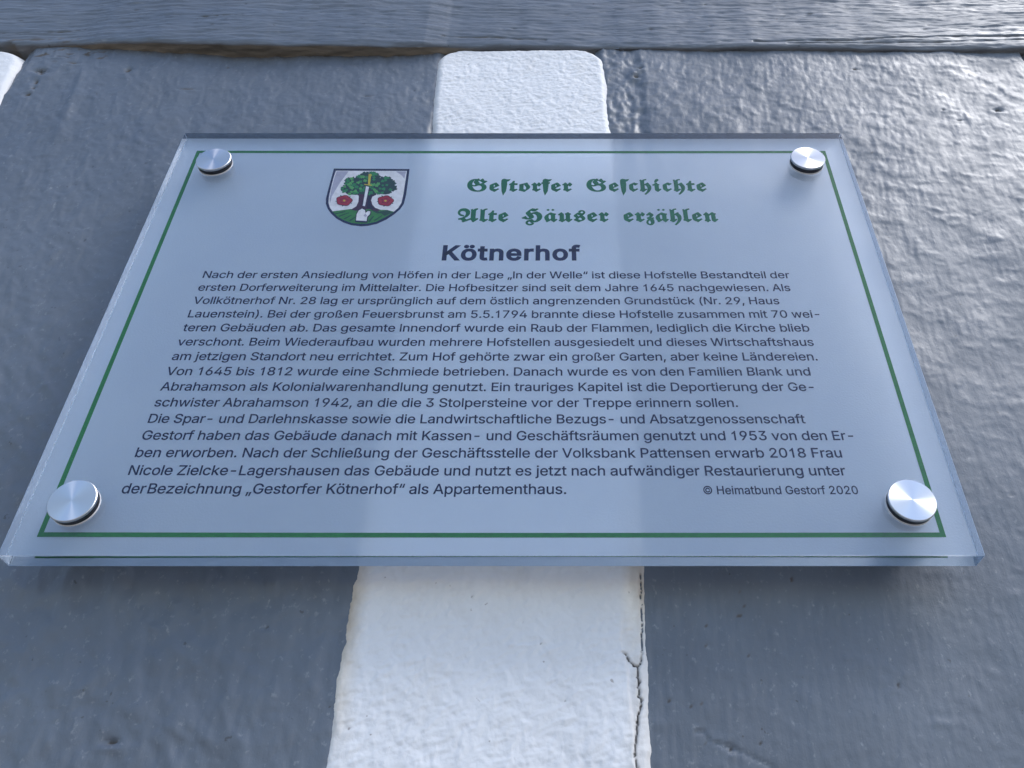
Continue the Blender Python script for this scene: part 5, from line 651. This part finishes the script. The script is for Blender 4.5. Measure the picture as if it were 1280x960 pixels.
flat('rose', [([(-94.35,85.39),(-95.82,85.42),(-95.36,86.62)], I_LEAF_D), ([(-99.71,82.59),(-100.34,84.01),(-98.99,83.76)], I_LEAF_D), ([(-104.84,87.33),(-103.75,88.18),(-103.37,86.82)], I_LEAF_D), ([(-102.66,93.13),(-101.34,92.21),(-102.47,91.62)], I_LEAF_D), ([(-96.13,91.91),(-96.41,90.49),(-97.49,91.49)], I_LEAF_D), ([(-94.39,88.06),(-94.47,87.44),(-94.71,86.88),(-95.0,86.38),(-95.27,85.91),(-95.49,85.43),(-95.67,84.91),(-95.89,84.36),(-96.2,83.85),(-96.65,83.45),(-97.22,83.23),(-97.87,83.2),(-98.52,83.33),(-99.13,83.51),(-99.71,83.69),(-100.28,83.81),(-100.88,83.89),(-101.51,84.0),(-102.16,84.2),(-102.75,84.55),(-103.23,85.06),(-103.55,85.66),(-103.72,86.29),(-103.82,86.91),(-103.91,87.48),(-104.05,88.04),(-104.25,88.62),(-104.43,89.24),(-104.52,89.89),(-104.44,90.52),(-104.17,91.05),(-103.72,91.46),(-103.17,91.73),(-102.6,91.92),(-102.07,92.11),(-101.59,92.33),(-101.1,92.61),(-100.57,92.89),(-99.98,93.08),(-99.33,93.11),(-98.67,92.93),(-98.07,92.57),(-97.56,92.1),(-97.12,91.59),(-96.7,91.13),(-96.26,90.7),(-95.78,90.29),(-95.27,89.84),(-94.82,89.31),(-94.5,88.7)], I_RED_D), ([(-94.84,88.06),(-94.92,87.51),(-95.13,87.01),(-95.4,86.57),(-95.65,86.16),(-95.85,85.74),(-96.02,85.27),(-96.22,84.79),(-96.51,84.34),(-96.92,83.98),(-97.44,83.79),(-98.03,83.77),(-98.63,83.87),(-99.19,84.04),(-99.72,84.19),(-100.23,84.3),(-100.78,84.37),(-101.36,84.47),(-101.95,84.65),(-102.49,84.96),(-102.92,85.4),(-103.21,85.94),(-103.37,86.5),(-103.45,87.04),(-103.53,87.55),(-103.66,88.04),(-103.83,88.55),(-104.0,89.1),(-104.08,89.68),(-104.0,90.23),(-103.75,90.7),(-103.33,91.06),(-102.83,91.3),(-102.32,91.47),(-101.83,91.63),(-101.39,91.83),(-100.94,92.08),(-100.46,92.32),(-99.91,92.49),(-99.32,92.52),(-98.73,92.36),(-98.18,92.04),(-97.71,91.62),(-97.31,91.18),(-96.94,90.77),(-96.54,90.39),(-96.1,90.03),(-95.64,89.63),(-95.22,89.16),(-94.94,88.63)], I_RED), ([(-97.1,84.51),(-98.77,86.56),(-98.46,86.73)], I_RED_D), ([(-102.07,85.23),(-100.62,87.06),(-100.31,86.8)], I_RED_D), ([(-103.56,89.86),(-100.98,88.94),(-101.1,88.6)], I_RED_D), ([(-99.47,92.02),(-99.33,89.59),(-99.72,89.65)], I_RED_D), ([(-95.47,88.68),(-97.97,88.11),(-98.08,88.49)], I_RED_D), ([(-96.97,88.06),(-97.05,87.75),(-97.23,87.49),(-97.44,87.27),(-97.6,87.07),(-97.69,86.85),(-97.73,86.57),(-97.77,86.26),(-97.88,85.95),(-98.08,85.72),(-98.37,85.61),(-98.71,85.64),(-99.04,85.77),(-99.34,85.93),(-99.61,86.05),(-99.87,86.1),(-100.16,86.09),(-100.48,86.08),(-100.83,86.13),(-101.14,86.28),(-101.38,86.54),(-101.5,86.86),(-101.53,87.2),(-101.51,87.52),(-101.52,87.79),(-101.59,88.05),(-101.73,88.32),(-101.88,88.63),(-101.99,88.97),(-101.99,89.29),(-101.84,89.56),(-101.58,89.73),(-101.26,89.82),(-100.95,89.85),(-100.68,89.9),(-100.47,90.01),(-100.26,90.19),(-100.03,90.39),(-99.75,90.55),(-99.43,90.6),(-99.11,90.51),(-98.82,90.28),(-98.6,89.99),(-98.42,89.7),(-98.25,89.46),(-98.05,89.27),(-97.79,89.1),(-97.49,88.92),(-97.21,88.68),(-97.02,88.38)], I_RED_D), ([(-97.43,88.06),(-97.5,87.81),(-97.65,87.6),(-97.82,87.43),(-97.95,87.27),(-98.03,87.09),(-98.06,86.88),(-98.1,86.63),(-98.19,86.38),(-98.35,86.2),(-98.59,86.12),(-98.87,86.14),(-99.14,86.24),(-99.39,86.37),(-99.6,86.46),(-99.82,86.5),(-100.05,86.49),(-100.32,86.49),(-100.6,86.53),(-100.86,86.65),(-101.05,86.85),(-101.15,87.11),(-101.17,87.38),(-101.16,87.63),(-101.16,87.84),(-101.21,88.05),(-101.33,88.26),(-101.45,88.51),(-101.54,88.78),(-101.54,89.04),(-101.42,89.25),(-101.2,89.39),(-100.94,89.45),(-100.68,89.48),(-100.47,89.52),(-100.29,89.61),(-100.12,89.75),(-99.93,89.91),(-99.7,90.03),(-99.44,90.07),(-99.18,90.0),(-98.94,89.82),(-98.76,89.59),(-98.62,89.36),(-98.48,89.17),(-98.32,89.02),(-98.1,88.89),(-97.86,88.74),(-97.63,88.55),(-97.48,88.31)], I_RED), ([(-98.8,88.05),(-98.79,87.95),(-98.79,87.85),(-98.8,87.76),(-98.83,87.67),(-98.87,87.58),(-98.91,87.51),(-98.97,87.44),(-99.04,87.38),(-99.11,87.33),(-99.19,87.29),(-99.28,87.27),(-99.37,87.26),(-99.46,87.25),(-99.55,87.27),(-99.64,87.29),(-99.74,87.33),(-99.82,87.38),(-99.91,87.44),(-99.99,87.5),(-100.06,87.58),(-100.12,87.67),(-100.17,87.76),(-100.21,87.85),(-100.25,87.95),(-100.27,88.05),(-100.28,88.15),(-100.28,88.25),(-100.26,88.34),(-100.24,88.43),(-100.2,88.52),(-100.15,88.6),(-100.1,88.67),(-100.03,88.73),(-99.96,88.77),(-99.88,88.81),(-99.79,88.84),(-99.7,88.85),(-99.61,88.85),(-99.51,88.84),(-99.42,88.81),(-99.33,88.78),(-99.24,88.73),(-99.16,88.67),(-99.08,88.6),(-99.01,88.52),(-98.95,88.44),(-98.89,88.35),(-98.85,88.25),(-98.82,88.15)], I_GOLD)], COA, 0.000230)
flat('rose', [([(-69.6,85.19),(-71.07,85.23),(-70.57,86.43)], I_LEAF_D), ([(-75.04,82.4),(-75.63,83.82),(-74.29,83.57)], I_LEAF_D), ([(-80.03,87.13),(-78.92,87.99),(-78.58,86.63)], I_LEAF_D), ([(-77.68,92.93),(-76.39,92.01),(-77.53,91.42)], I_LEAF_D), ([(-71.18,91.72),(-71.51,90.29),(-72.56,91.29)], I_LEAF_D), ([(-69.56,87.86),(-69.66,87.24),(-69.91,86.68),(-70.22,86.18),(-70.51,85.72),(-70.74,85.24),(-70.94,84.71),(-71.17,84.16),(-71.5,83.65),(-71.96,83.26),(-72.54,83.04),(-73.18,83.01),(-73.83,83.13),(-74.44,83.32),(-75.01,83.49),(-75.58,83.61),(-76.17,83.7),(-76.8,83.8),(-77.44,84.01),(-78.03,84.36),(-78.49,84.86),(-78.79,85.46),(-78.95,86.1),(-79.03,86.71),(-79.1,87.29),(-79.23,87.85),(-79.4,88.43),(-79.57,89.05),(-79.64,89.7),(-79.54,90.32),(-79.25,90.86),(-78.79,91.26),(-78.23,91.53),(-77.66,91.73),(-77.13,91.91),(-76.63,92.14),(-76.14,92.41),(-75.6,92.69),(-75.0,92.89),(-74.35,92.91),(-73.7,92.74),(-73.11,92.37),(-72.61,91.9),(-72.18,91.4),(-71.78,90.93),(-71.36,90.5),(-70.88,90.09),(-70.39,89.64),(-69.95,89.11),(-69.66,88.51)], I_RED_D), ([(-70.01,87.86),(-70.1,87.31),(-70.33,86.82),(-70.62,86.38),(-70.88,85.97),(-71.09,85.54),(-71.28,85.08),(-71.49,84.59),(-71.79,84.14),(-72.21,83.79),(-72.74,83.6),(-73.33,83.57),(-73.92,83.68),(-74.48,83.85),(-75.0,84.0),(-75.52,84.11),(-76.06,84.18),(-76.64,84.27),(-77.22,84.46),(-77.75,84.77),(-78.17,85.21),(-78.44,85.74),(-78.59,86.3),(-78.66,86.85),(-78.72,87.36),(-78.83,87.85),(-78.99,88.36),(-79.14,88.91),(-79.2,89.48),(-79.11,90.03),(-78.84,90.5),(-78.42,90.86),(-77.91,91.1),(-77.39,91.27),(-76.9,91.44),(-76.45,91.63),(-76.0,91.88),(-75.5,92.12),(-74.95,92.3),(-74.36,92.32),(-73.77,92.16),(-73.23,91.84),(-72.78,91.43),(-72.39,90.98),(-72.03,90.57),(-71.64,90.19),(-71.21,89.83),(-70.76,89.43),(-70.36,88.96),(-70.09,88.43)], I_RED), ([(-72.38,84.32),(-73.98,86.36),(-73.67,86.53)], I_RED_D), ([(-77.33,85.04),(-75.82,86.87),(-75.52,86.6)], I_RED_D), ([(-78.68,89.67),(-76.12,88.74),(-76.25,88.4)], I_RED_D), ([(-74.52,91.82),(-74.46,89.39),(-74.84,89.45)], I_RED_D), ([(-70.63,88.49),(-73.14,87.92),(-73.24,88.29)], I_RED_D), ([(-72.14,87.86),(-72.23,87.55),(-72.42,87.29),(-72.63,87.07),(-72.8,86.87),(-72.9,86.65),(-72.95,86.37),(-73.0,86.06),(-73.12,85.75),(-73.32,85.52),(-73.62,85.42),(-73.95,85.45),(-74.28,85.58),(-74.58,85.73),(-74.84,85.85),(-75.1,85.9),(-75.39,85.89),(-75.71,85.88),(-76.06,85.93),(-76.37,86.09),(-76.59,86.34),(-76.71,86.67),(-76.73,87.01),(-76.7,87.32),(-76.7,87.6),(-76.76,87.85),(-76.89,88.12),(-77.04,88.43),(-77.14,88.77),(-77.12,89.1),(-76.97,89.37),(-76.7,89.54),(-76.38,89.62),(-76.07,89.66),(-75.8,89.71),(-75.58,89.82),(-75.37,89.99),(-75.14,90.2),(-74.85,90.36),(-74.53,90.4),(-74.21,90.31),(-73.93,90.09),(-73.71,89.8),(-73.55,89.5),(-73.38,89.26),(-73.19,89.07),(-72.93,88.91),(-72.64,88.72),(-72.36,88.48),(-72.18,88.18)], I_RED_D), ([(-72.6,87.86),(-72.68,87.61),(-72.84,87.41),(-73.01,87.24),(-73.15,87.08),(-73.23,86.9),(-73.27,86.68),(-73.32,86.43),(-73.41,86.19),(-73.58,86.01),(-73.82,85.92),(-74.1,85.95),(-74.37,86.05),(-74.61,86.17),(-74.82,86.27),(-75.03,86.3),(-75.27,86.3),(-75.54,86.29),(-75.82,86.33),(-76.07,86.45),(-76.26,86.66),(-76.35,86.91),(-76.36,87.18),(-76.34,87.43),(-76.34,87.65),(-76.39,87.85),(-76.49,88.07),(-76.61,88.31),(-76.69,88.58),(-76.68,88.84),(-76.55,89.05),(-76.33,89.19),(-76.07,89.26),(-75.81,89.28),(-75.6,89.32),(-75.42,89.41),(-75.24,89.55),(-75.05,89.71),(-74.82,89.84),(-74.55,89.88),(-74.29,89.8),(-74.06,89.62),(-73.89,89.39),(-73.75,89.16),(-73.62,88.97),(-73.46,88.82),(-73.25,88.69),(-73.01,88.54),(-72.79,88.35),(-72.64,88.12)], I_RED), ([(-73.97,87.86),(-73.96,87.76),(-73.97,87.66),(-73.99,87.56),(-74.01,87.47),(-74.05,87.39),(-74.1,87.31),(-74.16,87.24),(-74.23,87.18),(-74.3,87.13),(-74.39,87.1),(-74.47,87.07),(-74.56,87.06),(-74.65,87.06),(-74.75,87.07),(-74.84,87.1),(-74.93,87.13),(-75.02,87.18),(-75.1,87.24),(-75.17,87.31),(-75.24,87.39),(-75.3,87.47),(-75.35,87.56),(-75.39,87.66),(-75.42,87.75),(-75.44,87.85),(-75.45,87.95),(-75.44,88.05),(-75.42,88.15),(-75.4,88.24),(-75.36,88.32),(-75.31,88.4),(-75.25,88.47),(-75.18,88.53),(-75.11,88.58),(-75.02,88.62),(-74.94,88.64),(-74.85,88.65),(-74.76,88.65),(-74.66,88.64),(-74.57,88.62),(-74.48,88.58),(-74.39,88.53),(-74.31,88.47),(-74.23,88.4),(-74.17,88.33),(-74.11,88.24),(-74.06,88.15),(-74.02,88.06),(-73.99,87.96)], I_GOLD)], COA, 0.000230)
flat('sword', [([(-88.69,101.79),(-85.91,100.97),(-85.85,82.52),(-88.12,83.07)], I_NAVY), ([(-88.22,101.47),(-86.29,100.64),(-86.32,82.92),(-87.74,83.31)], I_WHITE), ([(-89.45,103.45),(-84.85,102.63),(-84.84,101.8),(-89.44,102.62)], I_GOLD), ([(-88.12,111.48),(-86.44,111.06),(-86.05,102.87),(-87.26,103.12)], I_GOLD), ([(-88.29,112.75),(-87.1,113.17),(-86.05,112.16),(-86.39,110.64),(-87.74,110.64)], I_GOLD)], COA, 0.000264)
flat('hand', [([(-90.72,76.02),(-89.95,79.76),(-87.89,81.42),(-85.6,79.93),(-84.96,78.21),(-83.97,79.38),(-81.9,78.68),(-81.83,75.42),(-83.07,73.1),(-82.95,68.35),(-90.27,68.95)], I_BARK_D), ([(-90.23,75.87),(-89.5,79.14),(-87.79,80.71),(-85.89,79.38),(-85.18,76.81),(-83.97,78.6),(-82.46,78.21),(-82.46,75.88),(-83.7,73.56),(-83.62,69.11),(-89.87,69.71)], I_WHITE), ([(-85.98,74.33),(-85.14,76.5),(-83.91,74.33),(-84.82,73.4)], I_SHADE), ([(-90.06,70.32),(-83.7,69.72),(-83.58,68.81),(-89.9,69.25)], I_NAVY)], COA, 0.000280)


# standoffs
def lathe(name, prof, mat, parent, loc=(0, 0, 0), n=64):
    co, fs = [], []
    for r, y in prof:
        co += [(r * cos(2 * pi * k / n), y, r * sin(2 * pi * k / n)) for k in range(n)]
    for i in range(len(prof) - 1):
        for k in range(n):
            a, b = i * n + k, i * n + (k + 1) % n
            fs.append((a, a + n, b + n, b))
    if prof[0][0] > 1e-6: fs.append(tuple(range(n)))
    fs.append(tuple(range((len(prof) - 1) * n, len(prof) * n))[::-1])
    o = mesh_np(name, co, fs, mat, parent, loc, smooth=True)
    me = o.data
    bm = bmesh.new(); bm.from_mesh(me); bmesh.ops.recalc_face_normals(bm, faces=bm.faces[:])
    for e in bm.edges:
        if len(e.link_faces) == 2 and e.calc_face_angle(0) > radians(28): e.smooth = False
    bm.to_mesh(me); bm.free()
    return o
mm = .001
cap0 = lathe('standoff', [(10.4 * mm, -3.6 * mm), (10.5 * mm, -3.7 * mm), (10.5 * mm, -4.7 * mm), (10.2 * mm, -5.0 * mm), (5 * mm, -5.02 * mm), (.6 * mm, -5.04 * mm)], M_METAL, PLQ)
g0 = lathe('gasket', [(10.0 * mm, -.9 * mm), (10.2 * mm, -1.0 * mm), (10.2 * mm, -3.5 * mm), (10.0 * mm, -3.6 * mm)], M_RUBBER, cap0)
w0 = lathe('washer', [(10.2 * mm, -.05 * mm), (10.4 * mm, -.2 * mm), (10.4 * mm, -.75 * mm), (10.1 * mm, -.9 * mm)], M_NYLON, cap0)
s0 = lathe('spacer', [(8.8 * mm, TH + .1 * mm), (9 * mm, TH + .3 * mm), (9 * mm, .0242), (8.8 * mm, .0246)], M_METAL, cap0)
spots = [(-184.5, -124.3, 20), (183.7, -124.0, 75), (-181.8, 115.3, 130), (182.1, 116.6, -35)]
for k, (x, z, a) in enumerate(spots):
    if k == 0: c = cap0
    else:
        c = cap0.copy(); COL.objects.link(c)
        for ch in (g0, w0, s0):
            d_ = ch.copy(); COL.objects.link(d_); d_.parent = c
    c.parent = PLQ; c.location = (x * mm, 0, z * mm); c.rotation_euler = (0, radians(a), 0)
